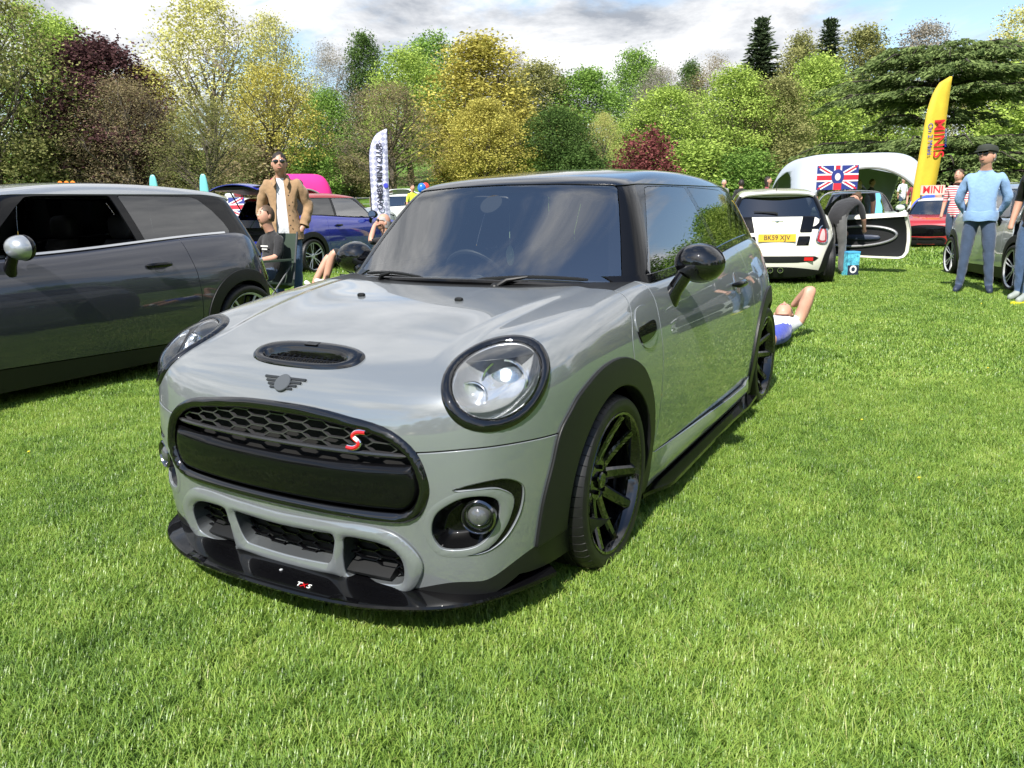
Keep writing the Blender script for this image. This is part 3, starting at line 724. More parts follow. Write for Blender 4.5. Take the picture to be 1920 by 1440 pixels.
        hood = lens.inside(lambda V: .818-V[:, 2]+.10*(np.abs(V[:, 0])-.66)).off(-.008)
        if len(hood.F): sobj('lamp_top_shade', hood.rim(.05), mat('lamp_top_shade', (.03, .032, .036), .3, coat=.6), h)  # dark sheet added for the shade inside the top of the lamp
        U, Vv, n = (Vector((s*k[0], k[1], k[2])) for k in (HL_u, HL_v, HL_n)); c0 = Vector((s*HL_C[0], HL_C[1], HL_C[2]))
        fw = (n+Vector((0, -1, 0))*.9).normalized(); q = fw.to_track_quat('X', 'Z').to_matrix().to_4x4()
        for (a, bb, r, nm) in ((.030, .020, .066, 'projector'), (-.072, -.022, .046, 'bulb_reflector')):
            M = Matrix.Translation(c0+U*a+Vv*bb-n*.034)@q; b = MB()
            b.lathe([(r*1.02, -.03), (r*1.06, .03), (r, .034), (r*.93, .03), (r*.90, .01)], 40, M); o = b.obj(nm, M_chrome, h)
            b = MB(); b.lathe([(r*.9, .004), (r*.8, .010), (r*.55, .017), (r*.25, .021), (.001, .022)], 36, M); b.obj('projector_lens' if nm == 'projector' else 'inner_lens', mat('lamp_glassware', (.42, .46, .48), .05, .85, coat=1, bump=(160, .12)), o)
        b = MB(); b.tube([tuple(c0+U*(.118*math.cos(t)*.98)+Vv*(.118*math.sin(t))-n*.022) for t in np.linspace(math.pi*1.08, math.pi*1.86, 24)], .010, 8); b.obj('running_light', mat('running_light', (.8, .82, .84), .2, .2), h)
    # grille
    g = bpy.data.objects.new('grille', None); link(g, root)
    Gp = front_poly(GR); Gs = B['grille']
    gi = lambda V: Gp(V)+.030
    sur = Gs.outside(gi); dd = np.clip(-Gp(sur.V)/.030, 0, 1); sobj('grille_surround', sur.offn(.002+.016*np.sin(dd*math.pi)**.8).rim(.05, .003, N0=sur.N), M_piano, g)
    slabp = lambda V: np.maximum(Gp(V)+.033, V[:, 2]-(.516+.018*(V[:, 0]/.48)**2)); slab = Gs.inside(slabp)
    sd = np.clip(-slabp(slab.V)/.028, 0, 1); sl = slab.off(-.014+.020*np.sqrt(1-(1-sd)**2)); sl.N = sl.calc(); sobj('grille_panel', sl.rim(.06, .003), M_black, g)
    sobj('grille_back', Gs.inside(lambda V: Gp(V)+.01).off(-.075), M_dark, g)
    hexmesh('grille_mesh', np.array([p for p in crom(symz([(0, .645), (.2, .641), (.34, .626), (.425, .598), (.470, .565), (.46, .560), (.3, .562), (0, .562)]), 4)]), .012, mat('mesh_black', (.035, .035, .037), .3, coat=.6), g, .105, .0285, .0017)
    x = np.linspace(-.475, .475, 45); zz = .553+.006*(x/.44)**2; y = front_y(x, zz); b = MB(); b.tube([(a, q+.006, c) for a, q, c in zip(x, y, zz)], [.003]+[.008]*43+[.003], 8, up=(0, 0, 1)); b.obj('grille_bar', mat('satin_black', (.02, .02, .022), .25, coat=.5), g)
    ss = [(-.5, -.46), (-.18, -.47), (.06, -.36), (.16, -.14), (-.16, .14), (-.10, .34), (.14, .45), (.5, .46)]; b = MB()
    for nm, w, dz, m in (('letter_edge', .0085, .0, M_chrome), ('letter', .0058, -.005, M_red)):
        pts = []
        for t in crom([(a*.062, c*.052) for a, c in ss], 5, False): xx = .318+t[0]; z_ = .596+t[1]; pts.append((xx, float(front_y([xx], [z_])[0])-.004+dz, z_))
        k = MB(); k.tube(pts, w, 6, flat=.9, up=(0, -1, 0)); k.obj(nm, m, g)
    # lower bumper frame, intakes
    uf = B['uframe']; ud = np.minimum(np.minimum(-front_poly(UFR)(uf.V), np.minimum(front_poly(OPC)(uf.V), front_polys(OPS)(uf.V)))/.022, 1); ud = np.clip(ud, 0, 1)
    u = uf.off(.010+.013*(1-(1-ud)**3.5)); u.N = u.calc()*.5+uf.N*.5*(1-ud[:, None])+u.calc()*.5*ud[:, None]; u.N /= np.linalg.norm(u.N, axis=1, keepdims=True); sobj('intake_frame', u.rim(.07, .004, N0=uf.N), PAINT, bump)
    for key, P, sgs in (('opc', OPC, (1,)), ('ops', OPS, (1, -1))):
        for s in sgs:
            S = B[key] if key == 'opc' else half(B[key], s); sobj('intake_back', S.off(-.055), M_dark, bump)
            hexmesh('intake_mesh', P, .032, M_black, bump, .092, .030, .0018, s)
    for s in (1, -1):
        b = MB(); b.rings([[(s*x, float(front_y([x], [.17])[0])+dy, z) for dy, z in ((.005, .158), (.0, .168), (.05, .20), (.05, .158))] for x in np.linspace(.235, .39, 8)]); b.obj('intake_flap', M_plastic, bump)
    # fog lamps
    for s in (1, -1):
        f = half(B['fog'], s); pf = np.clip(-front_polys(FOG)(f.V)/.03, 0, 1); fg = bpy.data.objects.new('fog_lamp', None); link(fg, bump)
        bowl = f.off(-.004-.055*pf); bowl.N = bowl.calc(); sobj('fog_bezel', bowl, M_black, fg)
        lip = bump
        c = Vector((s*.660, float(front_y([.660], [.392])[0])+.016, .388)); M = Matrix.Translation(c)@Vector((s*.35, -1, .0)).to_track_quat('X', 'Z').to_matrix().to_4x4()
        b = MB(); b.lathe([(.050, -.05), (.052, .012), (.047, .018), (.042, .012), (.040, -.005)], 36, M); b.obj('fog_ring', mat('dark_chrome', (.22, .22, .23), .15, 1.), fg)
        b = MB(); b.lathe([(.041, -.004), (.037, .0), (.033, -.004)], 36, M); b.obj('fog_trim', M_chrome, fg)
        b = MB(); b.lathe([(.034, -.006), (.029, .010), (.018, .019), (.001, .022)], 28, M); b.obj('fog_lens', mat('fog_glass', (.10, .105, .11), .05, .3, coat=1), fg)
        bo = half(B['boom'], s); sobj('bumper_vent_trim', bo.off(-.006).rim(-.008, .0), M_black, bump)
        k = half(B['bumper'], s).inside(lambda V: np.maximum(front_polys(FOG)(V)-.020, -front_polys(FOG)(V))); kd = np.clip(front_polys(FOG)(k.V)/.020, 0, 1)
        kk = k.off(.0005+.004*np.sin(kd*math.pi)**2); kk.N = kk.calc()*.6+k.N*.4; sobj('fog_surround', kk, PAINT, bump)
    # splitter
    edge = [(0, -.862), (.10, -.861), (.20, -.856), (.29, -.846), (.38, -.829), (.47, -.797), (.56, -.752), (.64, -.688), (.70, -.600), (.75, -.490), (.785, -.395)]; e = crom(edge, 4, False)
    e = np.concatenate([[(-a, c) for a, c in e[::-1]], e[1:]]); b = MB(); rings = []
    for x, y in e:
        k = 1-.16; xi, yi = x*.86, y*.86+.02
        rings.append([(xi, yi, .150), (x*.985, y*.985, .139), (x, y, .135), (x*1.002, y*1.002-.002, .128), (x, y, .120), (xi, yi, .118)])
    b.rings(rings); sp = b.obj('splitter', M_black, root)
    b = MB()
    for s in (-1, 1): b.rings([[(s*x, y-.001, .134), (s*x, y+.022, .138), (s*x, y+.012, .138+h), (s*x, y-.004, .136+h*.8)] for x, y, h in ((.265, -.848, .001), (.30, -.843, .010), (.33, -.838, .005), (.36, -.832, .001))])
    b.obj('splitter_fin', M_black, sp)
    b = MB(); b.ell((.02, -.79, .1465), (.006, .006, .003), 8, 5); b.obj('splitter_bolt', M_alu, sp)
    T = Matrix.Translation((.155, -.832, .1445))@Matrix.Rotation(R(2), 4, 'Z')@Matrix.Rotation(R(12), 4, 'X')
    text('T', sp, .022, M_white, T@Matrix.Translation((-.019, 0, 0)), .0008, sx=1.5); text('X', sp, .022, M_red, T, .0008, sx=1.5); text('S', sp, .022, M_white, T@Matrix.Translation((.020, 0, 0)), .0008, sx=1.5)
    # side blades under the sills
    for s in (1, -1):
        ys = np.linspace(.38, 2.12, 40); b = MB(); rings = []
        for y in ys:
            o = .852+.016*sstep(1.6, 2.05, y)-.06*sstep(.6, .38, y); zb = .100+.02*sstep(1.9, 2.12, y)
            rings.append([(s*.74, y, zb+.03), (s*(o-.03), y, zb+.014), (s*o, y, zb+.016), (s*(o+.002), y, zb+.008), (s*o, y, zb), (s*.74, y, zb-.004)])
        b.rings(rings); b.obj('side_blade', M_black, root)
    # bonnet scoop
    def hood(x, y): return Vector((x, y, float(top_z([x], [y])[0])))
    sc = bpy.data.objects.new('bonnet_scoop', None); link(sc, root); th = np.linspace(0, 2*math.pi, 64, endpoint=False)
    def oval(a, bq, y0, p=2.6): return [(a*math.copysign(abs(math.cos(t))**(2/p), math.cos(t)), y0+bq*math.copysign(abs(math.sin(t))**(2/p), math.sin(t))*(1.0)) for t in th]
    rings = []
    for k, (a, bq, y0, hf, hb) in enumerate(((.224, .062, -.580, -.001, -.001), (.222, .060, -.580, .007, .007), (.214, .055, -.582, .011, .017), (.198, .046, -.586, .012, .024), (.178, .036, -.592, .009, .024), (.172, .031, -.594, .003, .018), (.168, .028, -.594, -.02, -.015))):
        ring = []
        for (x, y), t in zip(oval(a, bq, y0), th):
            f = (math.sin(t)+1)/2; ring.append(hood(x, y)+Vector((0, 0, hf+(hb-hf)*f*f)))
        rings.append(ring)
    b = MB(); b.rings(rings, False); b.obj('scoop_frame', M_piano, sc, ang=60)
    b = MB(); b.add([p+Vector((0, 0, -.002)) for p in rings[-1]], [tuple(range(len(th)))]); b.obj('scoop_back', M_dark, sc)
    b = MB()
    for i in range(-6, 7):
        x = i*.024; y0, y1 = -.615, -.572; p, q = hood(x, y0)+Vector((0, 0, -.016)), hood(x+.012, y1)+Vector((0, 0, -.006)); b.tube([p, q], .0022, 4)
    for j in range(3): b.tube([hood(x, -.612+.014*j)+Vector((0, 0, -.015+.003*j)) for x in np.linspace(-.155, .155, 14)], .0022, 4)
    b.obj('scoop_mesh', M_black, sc)
    b = MB(); q = hood(0, -.552)+Vector((0, 0, .023)); b.box(q, (.05, .024, .005), (R(14), 0, 0)); b.obj('scoop_clip', M_black, sc)
    # winged badge
    c = np.array([[0, -.689, .726]]); c[0, 1] = front_y([0], [.722])[0]; c[0, 2] = .722; n = Vector(nrm(f_low, c)[0]); u = Vector((1, 0, 0)); v = n.cross(u)
    M_badge = mat('badge_grey', (.055, .062, .07), .42); o = Vector(c[0])+n*.001; bd = bpy.data.objects.new('winged_badge', None); link(bd, root)
    def on(x, t): # point on the skin near the badge
        p = o+v*t; z = p.z; y = float(front_y([x], [z])[0]); return Vector((x, y-.001, z))
    b = MB(); rg = [(.030*math.cos(t), .030*math.sin(t)) for t in np.linspace(0, 2*math.pi, 40, endpoint=False)]; b.prism(rg, (o, u, v), .007, bev=.002); b.obj('badge_disc', M_badge, bd)
    for s in (1, -1):
        for k in range(4):
            t = .017-.0115*k; L = .084-.013*k; b = MB(); xs = [s*(.020+(L-.020)*q) for q in (0, .25, .5, .75, 1)]; h = .0034
            b.rings([[on(x, t-h), on(x, t+h), on(x, t+h)+n*.005, on(x, t-h)+n*.005] for x in xs]); b.obj('badge_wing', mat('badge_dark', (.014, .016, .018), .35), bd)
    # cabin fittings
    interior(root)
    p = Vector((-.03, float(front_y([-.03], [1.25], f_top)[0])+.006, 1.25)); b = MB(); b.lathe([(.001, 0), (.052, 0), (.052, .006), (.03, .01)], 28, Matrix.Translation(p)@Vector((0, 1, -.95)).to_track_quat('X', 'Z').to_matrix().to_4x4()); b.obj('sensor_pod', M_leather, root)
    b = MB(); b.ell(p+Vector((-.08, .14, .015)), (.10, .015, .028), 18, 8, .6); b.tube([p+Vector((-.02, .02, .0)), p+Vector((-.08, .13, .015))], .01, 6); b.obj('rear_view_mirror', M_leather, root)
    b = MB(); q = p+Vector((-.02, .20, -.20)); b.tube([q+Vector((0, 0, .16)), q], .0015, 4); b.ell(q+Vector((0, 0, -.04)), (.022, .004, .048), 12, 8); b.obj('air_freshener', mat('pale_green', (.45, .62, .40), .6), root)
    for s in (1, -1):
        for y in (0, WB): make_wheel('wheel', root, (s*(.726 if y == 0 else .735), y, RW-.006), s, 'black10', M_piano)
        for y in (0, WB):
            b = MB(); b.box((s*.69, y+.145, .31), (.07, .06, .16)); b.obj('brake_caliper', M_iron, root)
    return root
# ---------------------------------------------------------------- the other hatchbacks, all from the same panels
_CACHE = {}
def inst(name, key, fn, m, parent):
    """object that shares its mesh with the same panel of the other cars and carries its own material"""
    if key not in _CACHE:
        S = fn()
        if isinstance(S, Surf):
            o = sobj(name, S, m, parent)
        else: o = S.obj(name, m, parent)
        _CACHE[key] = o.data
    else: o = link(bpy.data.objects.new(name, _CACHE[key]), parent)
    o.material_slots[0].link = 'OBJECT'; o.material_slots[0].material = m
    return o
TL = [(.545, .64), (.56, .76), (.60, .845), (.655, .86), (.70, .80), (.712, .70), (.70, .625), (.63, .605)]
def rear_polys(P, y=2.5): return lambda V: np.maximum(polysdf(P, axz(V)), y-V[:, 1])
def box_x(b, pts, y, z0, z1): return b
def make_car(name, label, body, roofm, loc, rz, wheel=('alu', M_black, M_alu), arch=M_plastic, trim=M_black, plate_txt=None, plate_front=None, tail_open=False, door_open=False, bonnet_open=False, glass_l=True, cap=None, group='show cars on the lawn', cat='car', tint=None, sport_rear=False, inside=True, hand=None, low_wheels=True, sc=1., soft_top=False, headl=True, front_glass=None):
    root = empty(name, loc, rz); root.scale = (sc, sc, sc); tag(root, label, cat, group)
    if 'coarse' not in CUT:
        B = cut_body(.024); C = cut_cabin(.024); tl = crom(TL, 4)
        B['tlamp'], rest = B['quarter'].cut(rear_polys(tl)); B['quarter'] = rest
        t2, B['tailgate'] = B['tailgate'].cut(rear_polys(tl)); B['tlamp'] = join(B['tlamp'], t2)
        CUT['coarse'] = (B, C)
    B, C = CUT['coarse']; tint = tint or M_tint; cap = cap or roofm
    def I(n, k, fn, m, p=root): return inst(n, k, fn, m, p)
    if bonnet_open:
        o = I('bonnet', 'bonnet', lambda: B['bonnet'].rim(.03), body)
        o.matrix_local = Matrix.Translation((0, .30, .92))@Matrix.Rotation(R(-48), 4, 'X')@Matrix.Translation((0, -.30, -.92))
        b = MB(); b.box((0, -.15, .70), (1.2, .75, .30)); b.ell((.1, -.1, .86), (.3, .22, .06), 16, 8, .5); b.obj('engine', M_trim, root)
    else: I('bonnet', 'bonnet', lambda: B['bonnet'].rim(.014), body)
    I('front_bumper', 'bump', lambda: B['bumper'].rim(.03, .003), body)
    I('intake_frame', 'ufr', lambda: join(B['uframe'], B['opc'].off(-.03), B['ops'].off(-.03)), M_plastic)
    I('valance', 'under', lambda: B['under'], M_plastic)
    I('grille', 'gr', lambda: B['grille'].off(-.012), M_black)
    for s in (1, -1):
        k = 'L' if s > 0 else 'R'
        dr = door_open == s
        if not dr:
            d = I('door', 'door'+k, lambda: half(B['door'], s).rim(.014), body); handle2(d, s, hand or M_black, body, k)
            if glass_l or s < 0: I('door_window', 'dg'+k, lambda: half(C['dg'], s), front_glass or M_glass, d)
        I('wing_panel', 'fen'+k, lambda: half(B['fender'], s).rim(.014), body); I('rear_quarter', 'qu'+k, lambda: half(B['quarter'], s).rim(.014), body)
        I('sill', 'sill'+k, lambda: half(B['sill'], s).off(.003), arch)
        I('wheel_arch_trim', 'ff'+k, lambda: half(B['flare_f'], s).off(.009).rim(.05, .005), arch); I('wheel_arch_trim', 'fr'+k, lambda: half(B['flare_r'], s).off(.009).rim(.05, .005), arch)
        h = I('headlamp', 'hl'+k, lambda: half(B['head'], s).inside(hl_field(.84)).off(.008), mat('lamp_face', (.5, .52, .54), .1, .5, coat=1))
        I('lamp_ring', 'hr'+k, lambda: half(B['head'], s).outside(hl_field(.84)).off(.008).rim(.02), trim, h)
        I('fog_lamp', 'fo'+k, lambda: half(B['fog'], s).off(-.02), M_black)
        t = I('tail_lamp', 'tl'+k, lambda: half(B['tlamp'], s).off(.010).rim(.02, .004), mat('tail_red', (.35, .02, .03), .12, coat=1))
        I('tail_lamp_ring', 'tr'+k, lambda: half(B['tlamp'], s).outside(lambda V: rear_polys(crom(TL, 4))(V)+.014).off(.016).rim(.02, .004), M_chrome, t)
        I('lamp_core', 'tc'+k, lambda: half(B['tlamp'], s).inside(lambda V: rear_polys(crom(TL, 4))(V)+.045).off(.014), mat('tail_clear', (.62, .40, .40), .15, coat=1), t)
        I('quarter_window', 'qg'+k, lambda: half(C['qg'], s), tint); I('belt_trim', 'bt'+k, lambda: strip_mb(s), trim)
        if not dr: mirror2(root, s, cap, k)
        for yc, kk in ((0, 'f'), (WB, 'r')): I('arch_liner', 'al'+k+kk, lambda: liner_mb(s, yc), M_dark)
        for y in (0, WB): make_wheel('wheel', root, (s*.752, y, RW-.006), s, wheel[0], wheel[1], wheel[2])
    I('roof', 'roof', lambda: C['roof'].off(.003).rim(.012, .002), roofm); I('pillars', 'pil', lambda: C['pillars'].rim(.012), M_black)
    I('windscreen', 'ws', lambda: C['ws'].off(-.001), M_glass); I('rear_bumper', 'rb', lambda: B['rbumper'].rim(.02), body)
    I('cowl', 'cowl', lambda: B['cowl'].off(-.004), M_plastic)
    def spoiler():
        b = MB(); xs = np.linspace(-.52, .52, 15); z = top_z(xs, np.full(15, 2.58), f_top)
        b.rings([[(x, 2.55, q+.006), (x*.98, 2.74-.10*(x/.52)**2, q-.012), (x*.97, 2.84-.14*(x/.52)**2, q-.028), (x*.97, 2.83-.14*(x/.52)**2, q-.046), (x, 2.58, q-.035)] for x, q in zip(xs, z)]); return b
    tg = [I('tailgate', 'tg', lambda: B['tailgate'].rim(.014), body), I('rear_window', 'rg', lambda: C['rg'], tint), I('roof_spoiler', 'sp', spoiler, roofm)]
    if tail_open:
        M = Matrix.Translation((0, 2.60, 1.36))@Matrix.Rotation(R(72), 4, 'X')@Matrix.Translation((0, -2.60, -1.36))
        for o in tg[:2]: o.matrix_local = M
        b = MB(); b.rings([[(x, 2.70, 1.30), (x, 2.84, 1.06), (x, 2.96, .80), (x, 3.0, .62), (x, 2.95, .62), (x, 2.80, 1.0), (x, 2.66, 1.28)] for x in (-.52, -.3, 0, .3, .52)]); o = b.obj('tailgate_lining', M_plastic, root); o.matrix_local = M
        b = MB(); b.box((0, 2.6, .7), (1.0, .5, .02)); b.obj('boot_floor', M_leather, root)
        for s in (1, -1):
            b = MB(); b.tube([(s*.52, 2.72, 1.02), (s*.50, 3.02, 1.45)], .012, 6); b.obj('gas_strut', M_plastic, root)
    if sport_rear:
        # dark bumper insert with two reflectors, twin tailpipes, bonnet-stripe on the tailgate
        P1 = crom([(0, .435), (.3, .435), (.53, .43), (.585, .405), (.53, .365), (.3, .345), (0, .345)], 4); P1 = np.concatenate([P1, P1[::-1]*[-1, 1]])
        I('bumper_insert', 'bi', lambda: B['rbumper'].inside(lambda V: np.maximum(polysdf(symz([(0, .438), (.3, .438), (.54, .432), (.60, .405), (.54, .365), (.3, .345), (0, .343)]), V[:, [0, 2]]), 2.5-V[:, 1])).off(.004), M_plastic)
        I('lower_apron', 'la', lambda: B['rbumper'].inside(lambda V: np.maximum(V[:, 2]-.285+.04*(V[:, 0]/.5)**2, 2.3-V[:, 1])).off(.004), M_plastic)
        for s in (1, -1):
            b = MB(); b.box((s*.43, 0, .395), (.17, .02, .05)); o = b.obj('reflector', M_red, root); o.location = (0, float(rear_y(.43, .395))+.004, 0)
            b = MB(); b.lathe([(.030, -.12), (.036, .02), (.040, .03), (.034, .03), (.030, .0)], 24, Matrix.Translation((s*.07, float(rear_y(.07, .23))+.0, .235))@Matrix.Rotation(R(90), 4, 'Z')); b.obj('tailpipe', M_chrome, root)
            I('tailgate_stripe', 'ts%d' % s, lambda: B['tailgate'].inside(lambda V: np.maximum(np.maximum(np.abs(s*V[:, 0]-.40-(V[:, 2]-.8)*.20)-.085, np.abs(np.abs(V[:, 2]-.745)-.165)-.14), 2.5-V[:, 1])).off(.003), M_black)
        b = MB()
        for x in (0,): b.ell((0, float(rear_y(0, .93))+.006, .93), (.028, .008, .022), 14, 8); b.box((0, float(rear_y(0, .93))+.004, .93), (.17, .006, .010))
        b.obj('rear_badge', M_chrome, root)
        b = MB(); b.tube([(.0, 2.90, 1.035), (.03, 2.905, 1.055), (.33, 2.86, 1.075)], [.016, .012, .008], 6); b.obj('rear_wiper', M_plastic, root)
        b = MB(); b.tube([(0, 2.45, 1.37), (0, 2.62, 1.52)], [.006, .002], 6); b.obj('aerial', M_plastic, root)
    if plate_txt: plate(plate_txt, root, (0, float(rear_y(0, .70))+.012, .70), (R(-9), 0, math.pi), 'yellow')
    if plate_front: plate(plate_front, root, (0, float(front_y([0], [.42])[0])-.012, .42), (0, 0, 0), 'white')
    if inside: interior2(root)
    if door_open: open_door(root, door_open, body, B, C)
    return root
def rear_y(x, z):
    lo, hi = 2.0, 3.4
    for _ in range(20):
        m = (lo+hi)/2
        if f_low(np.array([[x, m, z]]))[0] < 0: lo = m
        else: hi = m
    return lo
def strip_mb(sg):
    ys = np.linspace(.46, 2.45, 30); z = _bt(ys); Q = []
    for dz, o in ((-.010, 0), (-.010, .012), (.004, .012), (.004, 0)): Q.append(np.stack([sg*(side_x(ys, z+dz, f_top)+o), ys, z+dz], 1))
    b = MB(); b.rings([[Q[k][i] for k in range(4)] for i in range(len(ys))]); return b
def liner_mb(s, yc):
    b = MB(); th = np.linspace(-.5, math.pi+.5, 20); b.rings([[(s*x, yc+.348*math.cos(a), .310+.348*math.sin(a)) for a in th] for x in (.45, .72)], False, False)
    b.add([(s*.45, yc+.348*math.cos(a), .310+.348*math.sin(a)) for a in th], [tuple(range(len(th)))]); return b
def handle2(d, s, m, body, k):
    if ('h', k) not in _CACHE:
        o = handle(d, s, m, body); _CACHE[('h', k)] = [c.data for c in d.children]
        for c in d.children: c.material_slots[0].link = 'OBJECT'
    else:
        for me in _CACHE[('h', k)]:
            c = link(bpy.data.objects.new(me.name.split('.')[0], me), d); c.material_slots[0].link = 'OBJECT'
    for c in d.children: c.material_slots[0].material = m if c.name.startswith('door_handle') else body
def mirror2(root, s, cap, k):
    if ('m', k) not in _CACHE:
        o = mirror(root, s, None, cap); _CACHE[('m', k)] = o
    else: o = copy_tree(_CACHE[('m', k)], root)
    for c in o.children:
        if c.name.startswith('mirror_shell'): c.material_slots[0].link = 'OBJECT'; c.material_slots[0].material = cap
def interior2(root):
    if 'int' not in _CACHE:
        t = empty('proto_interior'); interior(t); _CACHE['int'] = t
        for c in list(t.children): c.parent = root
        _CACHE['int'] = list(root.children)[-len(list(root.children)):]; _CACHE['int'] = [c for c in root.children if c.name.split('.')[0] in ('floor_pan', 'dashboard', 'steering_wheel', 'seat', 'rear_bench', 'rear_headrest', 'inner_panel', 'headliner')]
        bpy.data.objects.remove(t)
    else:
        for c in _CACHE['int']: copy_tree(c, root)
def open_door(root, s, body, B, C):
    """front door swung wide, its lining towards the camera"""
    d = bpy.data.objects.new('open_door', None); link(d, root)
    hx, hy = s*.79, .50; d.matrix_local = Matrix.Translation((hx, hy, 0))@Matrix.Rotation(-R(66)*s, 4, 'Z')@Matrix.Translation((-hx, -hy, 0))
    S = half(B['door'], s); sobj('door_skin', S.rim(.07, .004), body, d)
    sobj('door_window', half(C['dg'], s), M_glass, d)
    ins = Surf(S.V-S.N*.06, S.F[:, ::-1], -S.N); panel = ins.inside(lambda V: polysdf(DOOR, V[:, 1:])+.055); edge = ins.outside(lambda V: polysdf(DOOR, V[:, 1:])+.055)
    sobj('door_edge', edge, body, d); sobj('door_lining', panel.off(.012).rim(.012, .003), M_plastic, d)
    def on(y, z): return Vector((s*(float(side_x([y], [z])[0])-.085), y, z))
    ov = [(1.22+.62*math.cos(t)*(1 if math.cos(t) > 0 else .92), .615+.165*math.sin(t)+.03*math.cos(t)) for t in np.linspace(0, 2*math.pi, 49)]
    b = MB(); b.tube([on(y, z) for y, z in ov], .022, 8, cap=False); b.obj('lining_ring', mat('silver_trim', (.42, .42, .43), .3, .7), d)
    b = MB(); b.add([on(y, z)+Vector((s*.012, 0, 0)) for y, z in ov[:-1]], [tuple(range(len(ov)-1))]); b.obj('lining_field', M_leather, d)
    b = MB(); c = on(.78, .55); b.tube([c+Vector((0, .07*math.cos(t), .07*math.sin(t))) for t in np.linspace(0, 2*math.pi, 25)], .012, 6, cap=False); b.obj('speaker', mat('silver_trim', (.42, .42, .43)), d)
    b = MB(); b.ell(on(1.30, .60), (.03, .30, .045), 14, 8, .7); b.obj('armrest', mat('blue_grey_trim', (.03, .04, .07), .5), d)
    b = MB(); b.ell(on(.86, .74), (.02, .05, .022), 10, 6); b.obj('door_pull', M_chrome, d)
    b = MB(); c = Vector((s*.888, .705, 1.0)); b.ell(c, (.10, .07, .078), 18, 10); b.tube([(s*.775, .70, .842), (s*.84, .702, .955)], .036, 8); b.obj('mirror_shell', M_black, d)

def lawn_z(x, y):
    z = .15*(1-math.exp(-max(0., -x-.2)/6)); d = (x-CAM.x)*_fw.x/math.cos(_pit)+(y-CAM.y)*_fw.y/math.cos(_pit)
    
    for a, b, h in ((20, 55, .8), (45, 82, 3.0), (75, 135, 7)): t = min(1, max(0, (d-a)/(b-a))); z += h*t*t*(3-2*t)
    return z
def ground_at(u, v, z=0.):
    """lawn point seen at photo pixel u, v"""
    d = _r2*((u-960)/_f)+_d2*((v-720)/_f)+_fw
    for _ in range(6):
        t = (z-CAM.z)/d.z; p = CAM+d*t; z = lawn_z(p.x, p.y)
    return Vector((p.x, p.y, z))
def at_depth(u, dep):
    """point on the lawn in the direction of photo column u, dep metres along the view"""
    f = Vector((_fw.x, _fw.y, 0)).normalized(); r = Vector((_r2.x, _r2.y, 0)).normalized(); c = math.cos(_pit)
    L = 0.
    for _ in range(6):
        q = f*dep+r*L+Vector((0, 0, .9+lawn_z(CAM.x+f.x*dep+r.x*L, CAM.y+f.y*dep+r.y*L)-CAM.z)); k = 960+_f*q.dot(_r2)/q.dot(_fw); L += (u-k)*q.dot(_fw)/_f
    p = Vector((CAM.x, CAM.y, 0))+f*dep+r*L; p.z = lawn_z(p.x, p.y); return p
def face(u_dir): return VIEW-math.pi/2+u_dir      # heading helper: 0 looks back at the camera's own forward
# ---------------------------------------------------------------- lawn
def lawn_zv(x, y):
    z = .15*(1-np.exp(-np.maximum(0., -x-.2)/6)); fx, fy = _fw.x/math.cos(_pit), _fw.y/math.cos(_pit); d = (x-CAM.x)*fx+(y-CAM.y)*fy
    return z+.8*sstep(20, 55, d)+3.0*sstep(45, 82, d)+7*sstep(75, 135, d)
def grass_colour(t, fac_extra=None):
    """shared mottling of the turf, read from world position"""
    g = nn(t, 'ShaderNodeNewGeometry'); a = nn(t, 'ShaderNodeTexNoise', i_Scale=.9, i_Detail=6., i_Roughness=.65); b = nn(t, 'ShaderNodeTexNoise', i_Scale=7., i_Detail=4., i_Roughness=.6)
    for n in (a, b): t.links.new(g.outputs['Position'], n.inputs['Vector'])
    m = nn(t, 'ShaderNodeMath', operation='MULTIPLY_ADD'); m.inputs[1].default_value = .40; t.links.new(b.outputs['Fac'], m.inputs[0]); 
    s = nn(t, 'ShaderNodeMath', operation='MULTIPLY'); s.inputs[1].default_value = .60; t.links.new(a.outputs['Fac'], s.inputs[0]); t.links.new(s.outputs[0], m.inputs[2])
    return m
m = bpy.data.materials.new('turf'); m.use_nodes = True; t = m.node_tree; bs = t.nodes['Principled BSDF']; fc = grass_colour(t)
r = nn(t, 'ShaderNodeValToRGB'); e = r.color_ramp.elements; e[0].position, e[0].color = .40, (.062, .125, .020, 1); e[1].position, e[1].color = .60, (.128, .228, .038, 1)
t.links.new(fc.outputs[0], r.inputs[0]); t.links.new(r.outputs[0], bs.inputs['Base Color']); bs.inputs['Roughness'].default_value = .9; bs.inputs['Specular IOR Level'].default_value = .15
g_ = nn(t, 'ShaderNodeNewGeometry'); z = nn(t, 'ShaderNodeTexNoise', i_Scale=26., i_Detail=6., i_Roughness=.7); t.links.new(g_.outputs['Position'], z.inputs['Vector'])
u = nn(t, 'ShaderNodeBump'); u.inputs['Strength'].default_value = .9; u.inputs['Distance'].default_value = .06; t.links.new(z.outputs['Fac'], u.inputs['Height']); t.links.new(u.outputs[0], bs.inputs['Normal'])
M_turf = m
ax = np.concatenate([np.linspace(-400, -60, 35), np.linspace(-58, 58, 59), np.linspace(60, 400, 35)])
X, Y = np.meshgrid(ax, ax, indexing='ij'); V = np.stack([X.ravel(), Y.ravel(), lawn_zv(X.ravel(), Y.ravel())], 1)
S = Surf(V, grid_faces(len(ax), len(ax))); S = S if S.N[:, 2].mean() > 0 else Surf(V, S.F[:, ::-1])
tag(sobj('lawn', S, M_turf), kind='structure')

